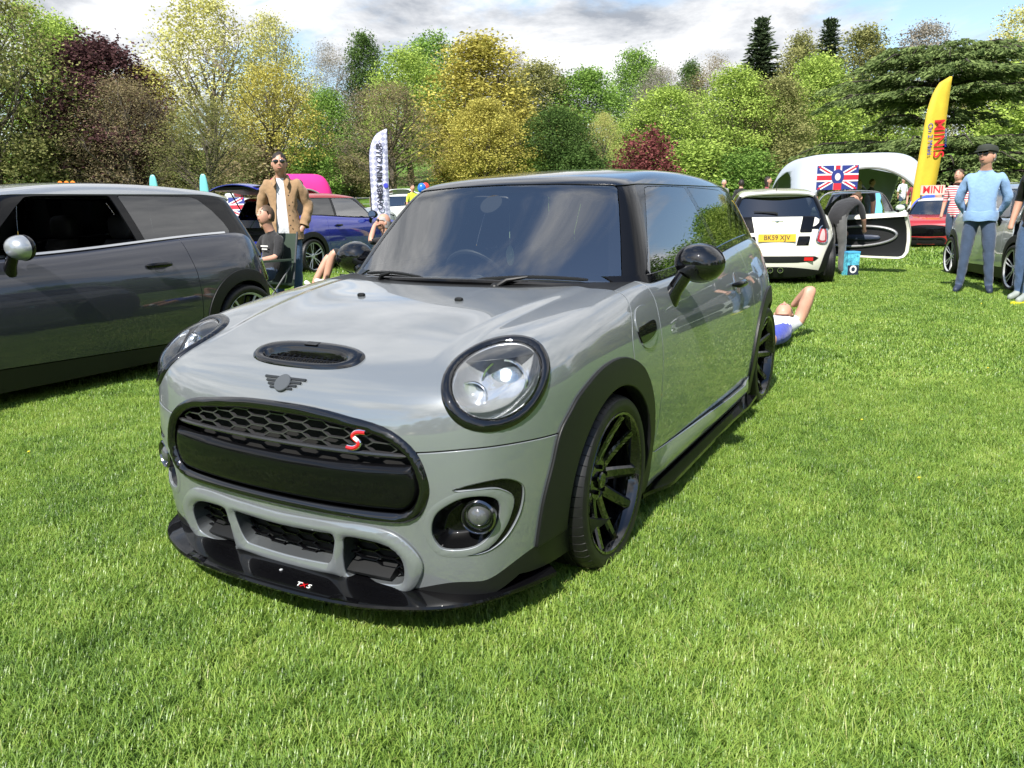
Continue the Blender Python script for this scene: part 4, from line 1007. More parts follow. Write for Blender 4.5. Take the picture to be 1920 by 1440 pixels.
# grass blades: a few patches of blades strewn as instances over the lawn in front of the camera
m = bpy.data.materials.new('grass_blade'); m.use_nodes = True; t = m.node_tree; t.nodes.clear(); o_ = nn(t, 'ShaderNodeOutputMaterial')
fc = grass_colour(t); at = nn(t, 'ShaderNodeAttribute', attribute_name='tone'); ad = nn(t, 'ShaderNodeMath', operation='ADD'); t.links.new(fc.outputs[0], ad.inputs[0]); t.links.new(at.outputs['Fac'], ad.inputs[1])
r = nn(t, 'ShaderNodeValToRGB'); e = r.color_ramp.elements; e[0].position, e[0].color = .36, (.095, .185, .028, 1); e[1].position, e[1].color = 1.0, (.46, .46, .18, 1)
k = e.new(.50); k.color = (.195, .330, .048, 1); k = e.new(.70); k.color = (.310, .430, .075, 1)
t.links.new(ad.outputs[0], r.inputs[0]); df = nn(t, 'ShaderNodeBsdfDiffuse'); tl = nn(t, 'ShaderNodeBsdfTranslucent'); gl = nn(t, 'ShaderNodeBsdfGlossy'); gl.inputs['Roughness'].default_value = .42
mx1 = nn(t, 'ShaderNodeMixShader'); mx1.inputs[0].default_value = .38; mx2 = nn(t, 'ShaderNodeMixShader'); mx2.inputs[0].default_value = .045
for n in (df, tl): t.links.new(r.outputs[0], n.inputs[0])
t.links.new(df.outputs[0], mx1.inputs[1]); t.links.new(tl.outputs[0], mx1.inputs[2]); t.links.new(mx1.outputs[0], mx2.inputs[1]); t.links.new(gl.outputs[0], mx2.inputs[2]); t.links.new(mx2.outputs[0], o_.inputs[0])
M_blade = m
def blade_patch(rng, size, n, hmin, hmax, wid):
    V, F, T = [], [], []
    cl = rng.uniform(-size/2, size/2, (max(3, n//14), 2)); ct = rng.uniform(-.12, .12, len(cl))
    for i in range(n):
        k = rng.integers(len(cl)); p = cl[k]+rng.normal(0, size*.06, 2); h = rng.uniform(hmin, hmax)*(1.25 if rng.random() < .06 else 1); a = rng.uniform(0, 6.283)
        lean = rng.uniform(.25, 1.05)*h; dx, dy = math.cos(a), math.sin(a); w = wid*rng.uniform(.7, 1.3); b = len(V)
        sx, sy = -dy*w/2, dx*w/2
        for q, (f, hh, ww) in enumerate(((0, -.01, 1), (.28, .52, .9), (.72, .86, .6), (1, .95-.25*rng.random(), 0))):
            x, y, z = p[0]+dx*lean*f, p[1]+dy*lean*f, h*hh
            if q < 3: V += [(x-sx*ww, y-sy*ww, z), (x+sx*ww, y+sy*ww, z)]
            else: V.append((x, y, z))
        F += [(b, b+1, b+3), (b, b+3, b+2), (b+2, b+3, b+5), (b+2, b+5, b+4), (b+4, b+5, b+6)]
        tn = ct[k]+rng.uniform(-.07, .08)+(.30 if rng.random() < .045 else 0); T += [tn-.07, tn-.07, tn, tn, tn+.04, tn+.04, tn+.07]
    return np.array(V), np.array(F), np.array(T)
def grass_field(name, patches, pts, rot, scl, idx, label):
    """one mesh = patches + scatter points; geometry nodes put patch idx on each point"""
    V, F, T, G = [], [], [], []; n = 0
    for k, (v, f, tt) in enumerate(patches): V.append(v); F.append(f+n); T.append(tt); G.append(np.full(len(v), k+1)); n += len(v)
    V.append(pts); T.append(np.zeros(len(pts))); G.append(np.zeros(len(pts))); V = np.concatenate(V); F = np.concatenate(F); T = np.concatenate(T); G = np.concatenate(G)
    me = bpy.data.meshes.new(name); k = len(F); me.vertices.add(len(V)); me.vertices.foreach_set('co', V.astype(np.float32).ravel())
    me.loops.add(k*3); me.loops.foreach_set('vertex_index', F.astype(np.int32).ravel()); me.polygons.add(k); me.polygons.foreach_set('loop_start', np.arange(0, k*3, 3, dtype=np.int32)); me.update(calc_edges=True)
    z = np.zeros(len(V)-len(pts))
    for nm, tp, a in (('tone', 'FLOAT', T), ('grp', 'INT', G.astype(np.int32)), ('rotz', 'FLOAT', np.concatenate([z, rot])), ('scl', 'FLOAT', np.concatenate([z, scl])), ('pick', 'INT', np.concatenate([z, idx]).astype(np.int32))):
        at = me.attributes.new(nm, tp, 'POINT'); at.data.foreach_set('value', a.astype(np.int32 if tp == 'INT' else np.float32))
    me.materials.append(M_blade); o = link(bpy.data.objects.new(name, me))
    ng = bpy.data.node_groups.new(name, 'GeometryNodeTree'); ng.interface.new_socket('Geometry', in_out='INPUT', socket_type='NodeSocketGeometry'); ng.interface.new_socket('Geometry', in_out='OUTPUT', socket_type='NodeSocketGeometry')
    gi = ng.nodes.new('NodeGroupInput'); go = ng.nodes.new('NodeGroupOutput'); L = ng.links.new
    def attr(nm, tp):
        a = ng.nodes.new('GeometryNodeInputNamedAttribute'); a.data_type = tp; a.inputs['Name'].default_value = nm; return a.outputs['Attribute']
    def sel(k):
        c = ng.nodes.new('FunctionNodeCompare'); c.data_type = 'INT'; c.operation = 'EQUAL'; L(attr('grp', 'INT'), c.inputs[2]); c.inputs[3].default_value = k; return c.outputs[0]
    def sep(k):
        s = ng.nodes.new('GeometryNodeSeparateGeometry'); s.domain = 'POINT'; L(gi.outputs[0], s.inputs[0]); L(sel(k), s.inputs[1]); return s.outputs[0]
    gti = []
    for k in range(len(patches)):
        x = ng.nodes.new('GeometryNodeGeometryToInstance'); L(sep(k+1), x.inputs[0]); gti.append(x)
    j = ng.nodes.new('GeometryNodeJoinGeometry')
    for x in gti[::-1]: L(x.outputs[0], j.inputs[0])
    ip = ng.nodes.new('GeometryNodeInstanceOnPoints'); L(sep(0), ip.inputs['Points']); L(j.outputs[0], ip.inputs['Instance']); ip.inputs['Pick Instance'].default_value = True; L(attr('pick', 'INT'), ip.inputs['Instance Index'])
    cx = ng.nodes.new('ShaderNodeCombineXYZ'); L(attr('rotz', 'FLOAT'), cx.inputs['Z']); L(cx.outputs[0], ip.inputs['Rotation']); L(attr('scl', 'FLOAT'), ip.inputs['Scale'])
    sm = ng.nodes.new('GeometryNodeSetMaterial'); sm.inputs['Material'].default_value = M_blade; L(ip.outputs[0], sm.inputs[0]); L(sm.outputs[0], go.inputs[0])
    md = o.modifiers.new('scatter', 'NODES'); md.node_group = ng
    return tag(o, label, 'grass', kind='stuff')
rng = np.random.default_rng(5)
def scatter(dmin, dmax, step, jit, u0=-260, u1=2180):
    """points over the strip of lawn between two depths, within the view and a bit beyond"""
    f = np.array([_fw.x, _fw.y])/math.cos(_pit); r = np.array([_r2.x, _r2.y]); r /= np.linalg.norm(r); out = []
    for d in np.arange(dmin, dmax, step):
        w0, w1 = d*(u0-960)/_f-.3, d*(u1-960)/_f+.3; a = np.arange(w0, w1, step); out.append(np.stack([np.full(len(a), d), a], 1))
    q = np.concatenate(out); q += rng.uniform(-jit, jit, q.shape); P = np.array([CAM.x, CAM.y])+q[:, :1]*f+q[:, 1:]*r
    return np.concatenate([P, lawn_zv(P[:, 0], P[:, 1])[:, None]], 1)
near = [blade_patch(rng, .22, 620, .016, .046, .0022) for _ in range(4)]
P1 = scatter(.6, 5.2, .105, .05); n = len(P1)
grass_field('grass', near, P1, rng.uniform(0, 6.283, n), rng.uniform(.8, 1.25, n), rng.integers(0, 4, n), 'short green mown grass blades around the front car')
mid = [blade_patch(rng, .5, 620, .018, .042, .0050) for _ in range(3)]
P2 = scatter(5.0, 15, .24, .12); n = len(P2)
grass_field('grass', mid, P2, rng.uniform(0, 6.283, n), rng.uniform(.8, 1.25, n), rng.integers(0, 3, n), 'green mown grass between the parked show cars')
far = [blade_patch(rng, 1.3, 420, .04, .08, .016) for _ in range(3)]
P3 = scatter(14.5, 46, .75, .35, -60, 1980); n = len(P3)
grass_field('grass', far, P3, rng.uniform(0, 6.283, n), rng.uniform(.8, 1.3, n), rng.integers(0, 3, n), 'far green mown grass in front of the trees')

# ---------------------------------------------------------------- trees
def leaf_mat(name, c1, c2, tr=.3):
    if name in MATS: return MATS[name]
    m = bpy.data.materials.new(name); m.use_nodes = True; t = m.node_tree; t.nodes.clear(); o = nn(t, 'ShaderNodeOutputMaterial')
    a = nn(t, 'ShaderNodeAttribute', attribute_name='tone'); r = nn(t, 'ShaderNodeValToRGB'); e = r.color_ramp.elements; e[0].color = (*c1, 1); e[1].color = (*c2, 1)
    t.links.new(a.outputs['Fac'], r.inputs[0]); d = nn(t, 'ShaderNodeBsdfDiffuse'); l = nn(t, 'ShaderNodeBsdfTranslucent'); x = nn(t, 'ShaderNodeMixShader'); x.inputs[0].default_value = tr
    t.links.new(r.outputs[0], d.inputs[0]); t.links.new(r.outputs[0], l.inputs[0]); t.links.new(d.outputs[0], x.inputs[1]); t.links.new(l.outputs[0], x.inputs[2]); t.links.new(x.outputs[0], o.inputs[0])
    MATS[name] = m; return m
M_bark = mat('bark', (.085, .070, .052), .9, noise=(3, .4)); M_bark2 = mat('pale_bark', (.20, .17, .13), .9, noise=(3, .3)); M_bark3 = mat('dark_bark', (.035, .028, .022), .9, noise=(3, .3))
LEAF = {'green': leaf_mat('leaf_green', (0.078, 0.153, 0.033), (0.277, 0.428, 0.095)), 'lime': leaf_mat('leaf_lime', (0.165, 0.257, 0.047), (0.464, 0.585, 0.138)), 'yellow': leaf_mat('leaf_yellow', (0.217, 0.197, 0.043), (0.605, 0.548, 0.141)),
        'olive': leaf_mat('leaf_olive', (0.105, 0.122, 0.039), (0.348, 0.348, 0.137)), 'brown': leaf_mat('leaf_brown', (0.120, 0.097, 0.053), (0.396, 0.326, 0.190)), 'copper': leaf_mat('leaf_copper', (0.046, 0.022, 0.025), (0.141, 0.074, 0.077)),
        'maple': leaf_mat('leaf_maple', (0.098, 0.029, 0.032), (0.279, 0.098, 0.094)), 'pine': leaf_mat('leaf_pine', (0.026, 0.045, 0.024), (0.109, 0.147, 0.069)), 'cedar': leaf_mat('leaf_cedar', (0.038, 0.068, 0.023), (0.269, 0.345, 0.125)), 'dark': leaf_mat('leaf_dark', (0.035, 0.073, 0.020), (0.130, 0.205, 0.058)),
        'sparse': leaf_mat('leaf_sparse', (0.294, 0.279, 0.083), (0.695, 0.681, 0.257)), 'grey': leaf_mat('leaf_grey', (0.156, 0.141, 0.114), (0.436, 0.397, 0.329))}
def leaf_mesh(name, C, size, rng, tone, aspect=.6, droop=0., tilt=None):
    """C: leaf centres; each leaf is a bent little kite"""
    n = len(C); a = rng.normal(size=(n, 3)); a[:, 2] *= .6; a /= np.linalg.norm(a, axis=1, keepdims=True)
    if tilt is not None: a = tilt+a*.45; a /= np.linalg.norm(a, axis=1, keepdims=True)
    a[:, 2] -= droop; b = np.cross(a, rng.normal(size=(n, 3))); b /= np.linalg.norm(b, axis=1, keepdims=True)+1e-9
    s = (size*rng.uniform(.6, 1.4, n))[:, None]; nn_ = np.cross(a, b)
    V = np.stack([C-a*s*.5, C+b*s*aspect*.5+nn_*s*.08, C+a*s*.5, C-b*s*aspect*.5+nn_*s*.08], 1).reshape(-1, 3); i = np.arange(n)*4
    F = np.concatenate([np.stack([i, i+1, i+2], 1), np.stack([i, i+2, i+3], 1)]); me = bpy.data.meshes.new(name); k = len(F)
    me.vertices.add(len(V)); me.vertices.foreach_set('co', V.astype(np.float32).ravel()); me.loops.add(k*3); me.loops.foreach_set('vertex_index', F.astype(np.int32).ravel())
    me.polygons.add(k); me.polygons.foreach_set('loop_start', np.arange(0, k*3, 3, dtype=np.int32)); me.update(calc_edges=True)
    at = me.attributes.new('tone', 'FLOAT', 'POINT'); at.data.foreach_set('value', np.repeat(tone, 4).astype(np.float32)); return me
def limbs_mb(trunk, limbs):
    b = MB()
    b.tube(trunk[0], trunk[1], 8)
    for p, r in limbs: b.tube(p, r, 5)
    return b
TREES = {}
def tree_proto(kind, seed):
    """unit trees about 10 m tall -> (trunk mesh object data, crown mesh data)"""
    if (kind, seed) in TREES: return TREES[(kind, seed)]
    g = np.random.default_rng(seed*7+len(kind)); limbs = []; C = []; tone = []
    H = 10.
    if kind in ('round', 'tall', 'sparse', 'bare'):
        cb = {'round': 1.6, 'tall': 1.2, 'sparse': 1.4, 'bare': 1.5}[kind]; RX = {'round': 3.6, 'tall': 2.5, 'sparse': 3.5, 'bare': 3.4}[kind]
        def rad(z): t = np.clip((z-cb)/(H-cb), 0, 1); return RX*np.sqrt(np.maximum(0, 1-(2*t**.82-1)**2))*(.86+.14*np.sin(5*t))
        top = 6.5; trunk = ([(0, 0, -.3), (.05, .02, 1.2), (.12*g.normal(), .1*g.normal(), 3.5), (.2*g.normal(), .2*g.normal(), top)], [.30, .24, .17, .05])
        ends = []
        nl = 26 if kind in ('sparse', 'bare') else 16
        for i in range(nl):
            z0 = g.uniform(cb*.9, 5.2); a = i*2.4+g.normal()*.3; z1 = min(H-.5, z0+g.uniform(1.6, 4.2)); rr = rad(z1)*g.uniform(.65, .98)
            e = np.array([rr*math.cos(a), rr*math.sin(a), z1]); m_ = np.array([rr*.42*math.cos(a+.2), rr*.42*math.sin(a+.2), z0+(z1-z0)*.38]); limbs.append(([(0, 0, z0), m_, e], [.085, .05, .015])); ends.append((m_, e))
        tw = 150 if kind in ('sparse', 'bare') else 45
        for i in range(tw):
            m_, e = ends[g.integers(len(ends))]; t = g.uniform(.1, 1); s = m_*(1-t)+e*t; d = g.normal(size=3); d[2] = abs(d[2])*.9+.3; d /= np.linalg.norm(d); L = g.uniform(.5, 1.5); limbs.append(([s, s+d*L*.5, s+d*L+[0, 0, .15]], [.022, .015, .006])); ends.append((s, s+d*L))
        nc = {'round': 330, 'tall': 290, 'sparse': 520, 'bare': 470}[kind]; per = {'round': 72, 'tall': 72, 'sparse': 32, 'bare': 44}[kind]; cs = {'round': .46, 'tall': .42, 'sparse': .36, 'bare': .42}[kind]
        for i in range(nc):
            z = cb+(H-cb)*g.beta(1.25, 1.15); a = g.uniform(0, 6.283); q = g.uniform(0, 1)**.42; r0 = rad(z)*q*(1+.10*math.sin(3*a+seed)+.08*math.sin(5*a+z)); c = np.array([r0*math.cos(a), r0*math.sin(a), z]); base = g.uniform(.2, .95)
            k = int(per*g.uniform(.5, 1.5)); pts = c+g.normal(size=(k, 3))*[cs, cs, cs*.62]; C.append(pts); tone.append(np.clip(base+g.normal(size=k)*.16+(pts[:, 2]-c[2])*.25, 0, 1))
        size = {'round': .165, 'tall': .165, 'sparse': .135, 'bare': .13}[kind]; asp = .26 if kind == 'bare' else .62
        C = np.concatenate(C); tone = np.concatenate(tone); me = leaf_mesh('crown', C, size, g, tone, asp)
    elif kind == 'conifer':
        trunk = ([(0, 0, -.3), (0, 0, 5), (0, 0, 10)], [.20, .12, .02]); T = []
        for z in np.arange(1.5, 9.8, .30):
            L = 2.9*(1-z/10.1)**1.15+.05
            for i in range(8):
                a = i*.785+z*2.1+g.normal()*.2; l = L*g.uniform(.7, 1.15); dz = -.16*l+.18; e = np.array([l*math.cos(a), l*math.sin(a), z+dz]); limbs.append(([(0, 0, z), e*.5+[0, 0, z*.5-.02], e], [.03, .02, .006]))
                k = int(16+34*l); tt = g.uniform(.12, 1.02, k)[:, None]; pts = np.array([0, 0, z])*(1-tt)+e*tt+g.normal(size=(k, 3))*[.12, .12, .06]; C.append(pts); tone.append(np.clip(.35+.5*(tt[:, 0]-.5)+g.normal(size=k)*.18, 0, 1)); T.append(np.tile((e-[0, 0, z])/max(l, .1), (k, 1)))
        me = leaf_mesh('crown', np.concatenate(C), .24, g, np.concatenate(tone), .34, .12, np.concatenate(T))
    elif kind == 'cedar':
        trunk = ([(0, 0, -.3), (.05, 0, 3), (-.05, .1, 6), (0, 0, 8.4)], [.62, .50, .32, .10]); T = []
        for z, L in ((.7, 10.0), (1.6, 9.6), (2.6, 9.2), (3.6, 7.6), (5.2, 3.8), (6.7, 6.6), (7.7, 7.2), (8.6, 6.4), (9.2, 4.4)):
            nb = 12 if z != 5.2 else 5
            for i in range(nb):
                a = i*6.283/nb+z*1.7+g.normal()*.18; l = L*g.uniform(.70, 1.12); rise = g.uniform(.0, .35)+(.8 if z < 6 else .25); d = np.array([math.cos(a), math.sin(a), 0])
                p0 = np.array([0, 0, z-.3]); p1 = d*l*.45+[0, 0, z+rise*.6]; p2 = d*l*.8+[0, 0, z+rise*.55]; p3 = d*l+[0, 0, z+rise*.2-.35]; limbs.append(([p0, p1, p2, p3], [.16, .10, .05, .015]))
                for k in range(int(9*l)):
                    t = g.uniform(.22, 1); base = (p0*(1-t/.45)+p1*t/.45) if t < .45 else ((p1*(.8-t)+p2*(t-.45))/.35 if t < .8 else (p2*(1-t)+p3*(t-.8))/.2)
                    sd = np.array([-d[1], d[0], 0])*g.normal()*.17*l*(.5+.5*t); c = base+sd; c[2] -= abs(np.linalg.norm(sd))*.16; n2 = 14; tt = g.uniform(0, 1, n2)[:, None]; dr = (d*.5+sd/(np.linalg.norm(sd)+.2)*.6)*g.uniform(.5, 1.1)
                    pts = c+dr*tt+g.normal(size=(n2, 3))*[.12, .12, .022]; pts[:, 2] -= .26*tt[:, 0]**2; C.append(pts); tone.append(np.clip(.50+g.normal()*.18+g.normal(size=n2)*.14, 0, 1)); T.append(np.tile(dr/np.linalg.norm(dr)-[0, 0, .25], (n2, 1)))
        me = leaf_mesh('crown', np.concatenate(C), .30, g, np.concatenate(tone), .30, .10, np.concatenate(T))
    else:   # shrub: many stems from the ground
        trunk = ([(0, 0, -.2), (.1, 0, 1.5), (.2, .1, 3.)], [.10, .07, .03])
        for i in range(9):
            a = i*.7; limbs.append(([(0, 0, 0), (1.2*math.cos(a), 1.2*math.sin(a), 3), (2.6*math.cos(a), 2.6*math.sin(a), 6.2)], [.07, .05, .02]))
        for i in range(190):
            a = g.uniform(0, 6.283); z = 10*g.beta(1.2, 1.4); q = 4.6*math.sqrt(max(.02, 1-(z/10.3)**2))*g.uniform(0, 1)**.4; c = np.array([q*math.cos(a), q*math.sin(a), z]); k = 40; C.append(c+g.normal(size=(k, 3))*[.7, .7, .55]); tone.append(np.clip(g.uniform(.15, .85)+g.normal(size=k)*.15, 0, 1))
        me = leaf_mesh('crown', np.concatenate(C), .42, g, np.concatenate(tone), .6)
    o = limbs_mb(trunk, limbs).obj('trunk', M_bark); tm = o.data; bpy.data.objects.remove(o)
    TREES[(kind, seed)] = (tm, me); return tm, me
def tree(label, kind, seed, u, dep, vtop, leaf, width=1., bark=None, name='tree', cat='tree', group='trees behind the show field', base=None, rz=None, z0=0.):
    """stands in photo column u at depth dep; its top reaches photo row vtop"""
    p = at_depth(u, dep); d = _r2*((u-960)/_f)+_d2*((vtop-720)/_f)+_fw; k = dep/(d.x*_fw.x+d.y*_fw.y)*math.cos(_pit); top = CAM.z+d.z*k
    h = max(1.2, top-p.z+z0); tm, me = tree_proto(kind, seed); s = h/10.
    r = empty(name, (p.x, p.y, p.z-z0)); r.scale = (s*width, s*width, s); r.rotation_euler = (0, 0, seed*1.3+u*.01 if rz is None else rz); tag(r, label, cat, group)
    a = link(bpy.data.objects.new('trunk', tm), r); c = link(bpy.data.objects.new('crown', me), r)
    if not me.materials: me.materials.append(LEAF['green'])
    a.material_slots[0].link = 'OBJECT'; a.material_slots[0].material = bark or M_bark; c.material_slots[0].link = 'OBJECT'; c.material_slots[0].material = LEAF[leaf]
    return r
for a in [
 # label, kind, seed, u, depth, top row, leaf, width, bark
 ('tall olive green broadleaf tree filling the top left corner', 'sparse', 7, 0, 44, -60, 'olive', .8),
 ('airy pale green tree leaning in above the dark car roof, second from the left edge', 'sparse', 1, 95, 50, 10, 'lime', .75),
 ('light green tree rising behind the dark purple tree', 'round', 2, 150, 66, 40, 'lime', .7),
 ('dark purple copper beech tree at the left', 'tall', 3, 214, 48, 72, 'copper', 1.15),
 ('brown bare branched tree below the purple tree', 'bare', 1, 255, 46, 150, 'brown', 1.05),
 ('tall pale yellow tree with many fine upright branches, tallest on the left', 'sparse', 2, 412, 60, -6, 'sparse', .86, M_bark2),
 ('slim pale yellow tree beside the tall yellow one', 'sparse', 3, 528, 66, 28, 'sparse', .62, M_bark2),
 ('yellow green spreading tree behind the raised tailgate', 'sparse', 4, 520, 54, 118, 'yellow', .9),
 ('brown spreading thorn tree behind the man in the tan jacket', 'bare', 2, 400, 44, 185, 'olive', 1.15),
 ('yellowish bush like tree between the purple tree and the tall yellow tree', 'round', 4, 290, 58, 130, 'yellow', .8),
 ('grey leafless tree standing between the tall yellow tree and the lime tree', 'bare', 3, 628, 72, 86, 'grey', .65, M_bark2),
 ('dark ivy clad tree with broken top, left of the lime tree', 'tall', 5, 693, 74, 68, 'dark', .62),
 ('round bright lime green tree left of the golden tree', 'round', 3, 770, 68, 92, 'lime', .82),
 ('mid green tree behind the lime and golden trees', 'round', 5, 820, 84, 68, 'green', .75),
 ('brown dome shaped tree behind the checked club flag', 'bare', 4, 735, 52, 158, 'brown', 1.2),
 ('dark green undergrowth tree behind the man in the tan jacket', 'round', 6, 618, 62, 168, 'green', .8),
 ('tall golden yellow tree in the middle of the tree line', 'tall', 1, 905, 60, 72, 'yellow', 1.25),
 ('lower golden yellow tree skirt in front of the tall golden tree', 'round', 7, 912, 54, 190, 'yellow', 1.05),
 ('grey bare tree right behind the golden tree', 'bare', 5, 965, 80, 90, 'grey', .6, M_bark2),
 ('olive tree right of the golden tree', 'round', 8, 1010, 66, 122, 'olive', .95),
 ('broad mid green tree above the windscreen of the grey car', 'round', 9, 1095, 66, 135, 'green', 1.1),
 ('dark green bush right of the golden tree', 'round', 10, 1045, 56, 205, 'dark', 1.15),
 ('pale weeping tree left of the red maple', 'bare', 6, 1130, 56, 215, 'sparse', .8),
 ('bright green round topped tree standing above the others, right of centre', 'round', 11, 1188, 86, 100, 'green', .75),
 ('grey brown tree below the bright round topped tree', 'bare', 7, 1235, 78, 128, 'grey', .95),
 ('small topped dark tree left of the first tall conifer', 'tall', 2, 1290, 84, 118, 'dark', .6),
 ('brownish budding tree beside the first tall conifer', 'bare', 8, 1335, 80, 108, 'brown', .8),
 ('lime green round tree behind the red maple', 'round', 12, 1245, 60, 168, 'lime', 1.2),
 ('vivid green tree in front of the first tall conifer', 'round', 13, 1370, 62, 132, 'lime', .95),
 ('ochre tree between the two tall conifers', 'round', 14, 1450, 62, 150, 'olive', .9),
 ('green tree left of the cedar', 'round', 15, 1520, 66, 110, 'lime', .95),
 ('light green tree between the conifers, high up', 'tall', 4, 1490, 82, 70, 'olive', .75),
 ('pale green tree right of the second tall conifer', 'tall', 6, 1605, 80, 60, 'olive', .9),
 ('sparse grey green tree top left above the cedar', 'sparse', 5, 1715, 78, 48, 'grey', .8),
 ('pale olive tree rising above the cedar at the right edge', 'sparse', 6, 1905, 70, 8, 'sparse', .9),
 ('yellow green tree behind the cedar trunk', 'round', 16, 1660, 70, 150, 'lime', 1.0),
 ('yellow green tree filling the gap right of the cedar trunk', 'round', 17, 1850, 72, 120, 'olive', 1.1),
]: a = list(a); a[7] *= 1.25; tree(*a)
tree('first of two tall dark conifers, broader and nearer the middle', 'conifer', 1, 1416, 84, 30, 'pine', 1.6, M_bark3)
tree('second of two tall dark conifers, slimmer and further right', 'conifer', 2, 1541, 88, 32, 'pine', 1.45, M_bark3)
tree('huge dark layered cedar at the right behind the yellow flag', 'cedar', 1, 1745, 42, 78, 'cedar', 1.0, M_bark3)
tree('dark red maple bush behind the grey car roof', 'shrub', 1, 1208, 50, 249, 'maple', 1.05, None, 'maple_bush', 'bush')
for i, (u, d, v, lf, w, lb) in enumerate([(80, 46, 250, 'olive', 1.3, 'olive hedge bush behind the dark car roof, furthest left'), (180, 48, 258, 'brown', 1.3, 'brown twiggy bush behind the dark car roof'), (590, 54, 285, 'green', 1.2, 'bright green bush right of the man in the tan jacket'), (660, 60, 292, 'olive', 1.5, 'olive bush left of the checked club flag'),
    (860, 58, 285, 'yellow', 1.4, 'yellow bush at the foot of the golden tree'), (1000, 56, 292, 'lime', 1.5, 'lime bush just above the grey car roof'), (1090, 54, 272, 'dark', 1.3, 'dark bush above the grey car roof'), (1310, 54, 262, 'lime', 1.6, 'lime green bush right of the red maple'), (1400, 52, 280, 'green', 1.5, 'green bush above the cream car'), (1480, 54, 268, 'olive', 1.4, 'olive bush behind the left tent leg'),
    (330, 52, 262, 'olive', 1.6, 'olive bush right of the brown bare tree'), (470, 52, 270, 'brown', 1.5, 'brown bush under the tall yellow tree')]):
    tree(lb, 'shrub', 2+i % 3, u, d, v, lf, w, None, 'bush', 'bush', 'bushes along the tree line')

# trees round the rest of the field, outside the picture: paint and windows mirror them
ring = [(34, -14, 13, 'round', 'green', 1.2), (38, -4, 15, 'round', 'dark', 1.2), (33, 6, 12, 'conifer', 'pine', 1.8), (40, 14, 16, 'round', 'lime', 1.2), (36, 25, 14, 'round', 'green', 1.3), (44, 36, 17, 'conifer', 'pine', 1.8), (38, 46, 15, 'round', 'olive', 1.3), (45, -24, 15, 'round', 'green', 1.3), (42, 58, 16, 'round', 'dark', 1.3)]
ring += [(44*math.cos(a)*1.1, -6+44*math.sin(a), 11+3*math.sin(a*7), ('round', 'tall', 'round')[k % 3], ('green', 'dark', 'olive', 'lime')[k % 4], 1.4) for k, a in enumerate(np.linspace(R(-50), R(-182), 17))]
ring += [(9, 58, 14, 'round', 'lime', 1.3), (15, 54, 13, 'round', 'green', 1.3), (21, 52, 15, 'conifer', 'pine', 1.8), (27, 50, 13, 'round', 'olive', 1.3), (13, 74, 19, 'round', 'green', 1.2), (25, 68, 18, 'round', 'dark', 1.2), (33, 60, 16, 'round', 'lime', 1.2)]
for i, (x, y, h, kd, lf, w) in enumerate(ring):
    tm, me = tree_proto(kd, {'conifer': 1, 'tall': 2}.get(kd, 3+i % 12)); r = empty('tree', (x, y, -h*.16), i); r.scale = (h/10*w, h/10*w, h/10); tag(r, 'tree outside the picture, seen only mirrored in paint and windows', 'tree', 'trees mirrored in the paint')
    for nm, dm, mm in (('trunk', tm, M_bark), ('crown', me, LEAF[lf])):
        c = link(bpy.data.objects.new(nm, dm), r)
        if not dm.materials: dm.materials.append(LEAF['green'])
        c.material_slots[0].link = 'OBJECT'; c.material_slots[0].material = mm
make_hero()
P_dark = paint('dark_slate_paint', (.040, .042, .056), .35, .3, 1.6); P_blue = paint('blue_paint', (.012, .022, .30), .2, .3)
P_white = paint('cream_white_paint', (.72, .70, .62)); P_silver = paint('silver_paint', (.42, .45, .46), .5, .3); P_red = paint('red_paint', (.32, .01, .012)); P_green = paint('pale_green_paint', (.50, .58, .50)); P_roofg = paint('silver_roof_paint', (.34, .36, .38), .5, .3)
P_yel = paint('yellow_paint', (.75, .52, .02)); P_blk = paint('black_paint', (.008, .009, .011)); P_ice = paint('ice_white_paint', (.75, .77, .77))
o = make_car('hatchback_car', 'dark slate hatchback with silver roof and an open door window, left of the grey car', P_dark, P_roofg, (-4.004, -.41, .05), .011, ('alu5', M_black, M_alu), trim=M_chrome, cap=P_roofg, glass_l=False)
make_car('hatchback_car', 'blue hatchback with red roof and raised tailgate', P_blue, P_red, (-9.066, 10.616, .12), 3.19, ('alu5', M_black, M_alu), tail_open=True, cap=M_black, inside=True)
make_car('hatchback_car', 'cream white hatchback seen from behind with its driver door open', P_white, P_white, (-1.158, 12.407, .0), 3.396, ('alu5', M_black, M_alu), plate_txt='BK59 XJV', sport_rear=True, door_open=-1)
def wheel_at(px, py, local, rz):
    """car origin so that the local ground point sits at the lawn point seen at px, py"""
    p = ground_at(px, py); c, s = math.cos(rz), math.sin(rz); x = p.x-(c*local[0]-s*local[1]); y = p.y-(s*local[0]+c*local[1]); return (x, y, p.z)
CAMT = .5073; A5 = ('alu5', M_black, M_alu)
def car_d(lb, u, d, turn, body, roof, **k):
    p = at_depth(u, d); rz = CAMT+turn; c, s = math.cos(rz), math.sin(rz); ox, oy = -s*1.25, c*1.25       # body centre on the column
    return make_car('hatchback_car', lb, body, roof, (p.x-ox, p.y-oy, p.z), rz, A5, **k)
rz = CAMT-.22; make_car('hatchback_car', 'silver hatchback with raised bonnet at the right edge', P_silver, P_silver, wheel_at(1893, 547, (-.83, 0), rz), rz, A5, bonnet_open=True)
car_d('red hatchback with white roof behind the striding person', 1762, 20.5, -.62, P_red, P_ice, cap=P_ice, sc=.86, arch=P_red)
car_d('pale green white hatchback facing the camera behind the open door', 1600, 18.5, -.25, P_green, P_blk, cap=P_green)
car_d('white hatchback parked side on behind the checked flag', 742, 31, -1.25, P_ice, P_ice, group='show cars on the lawn')
car_d('silver hatchback with black roof behind the red roof', 640, 30, 1.9, P_silver, P_blk)
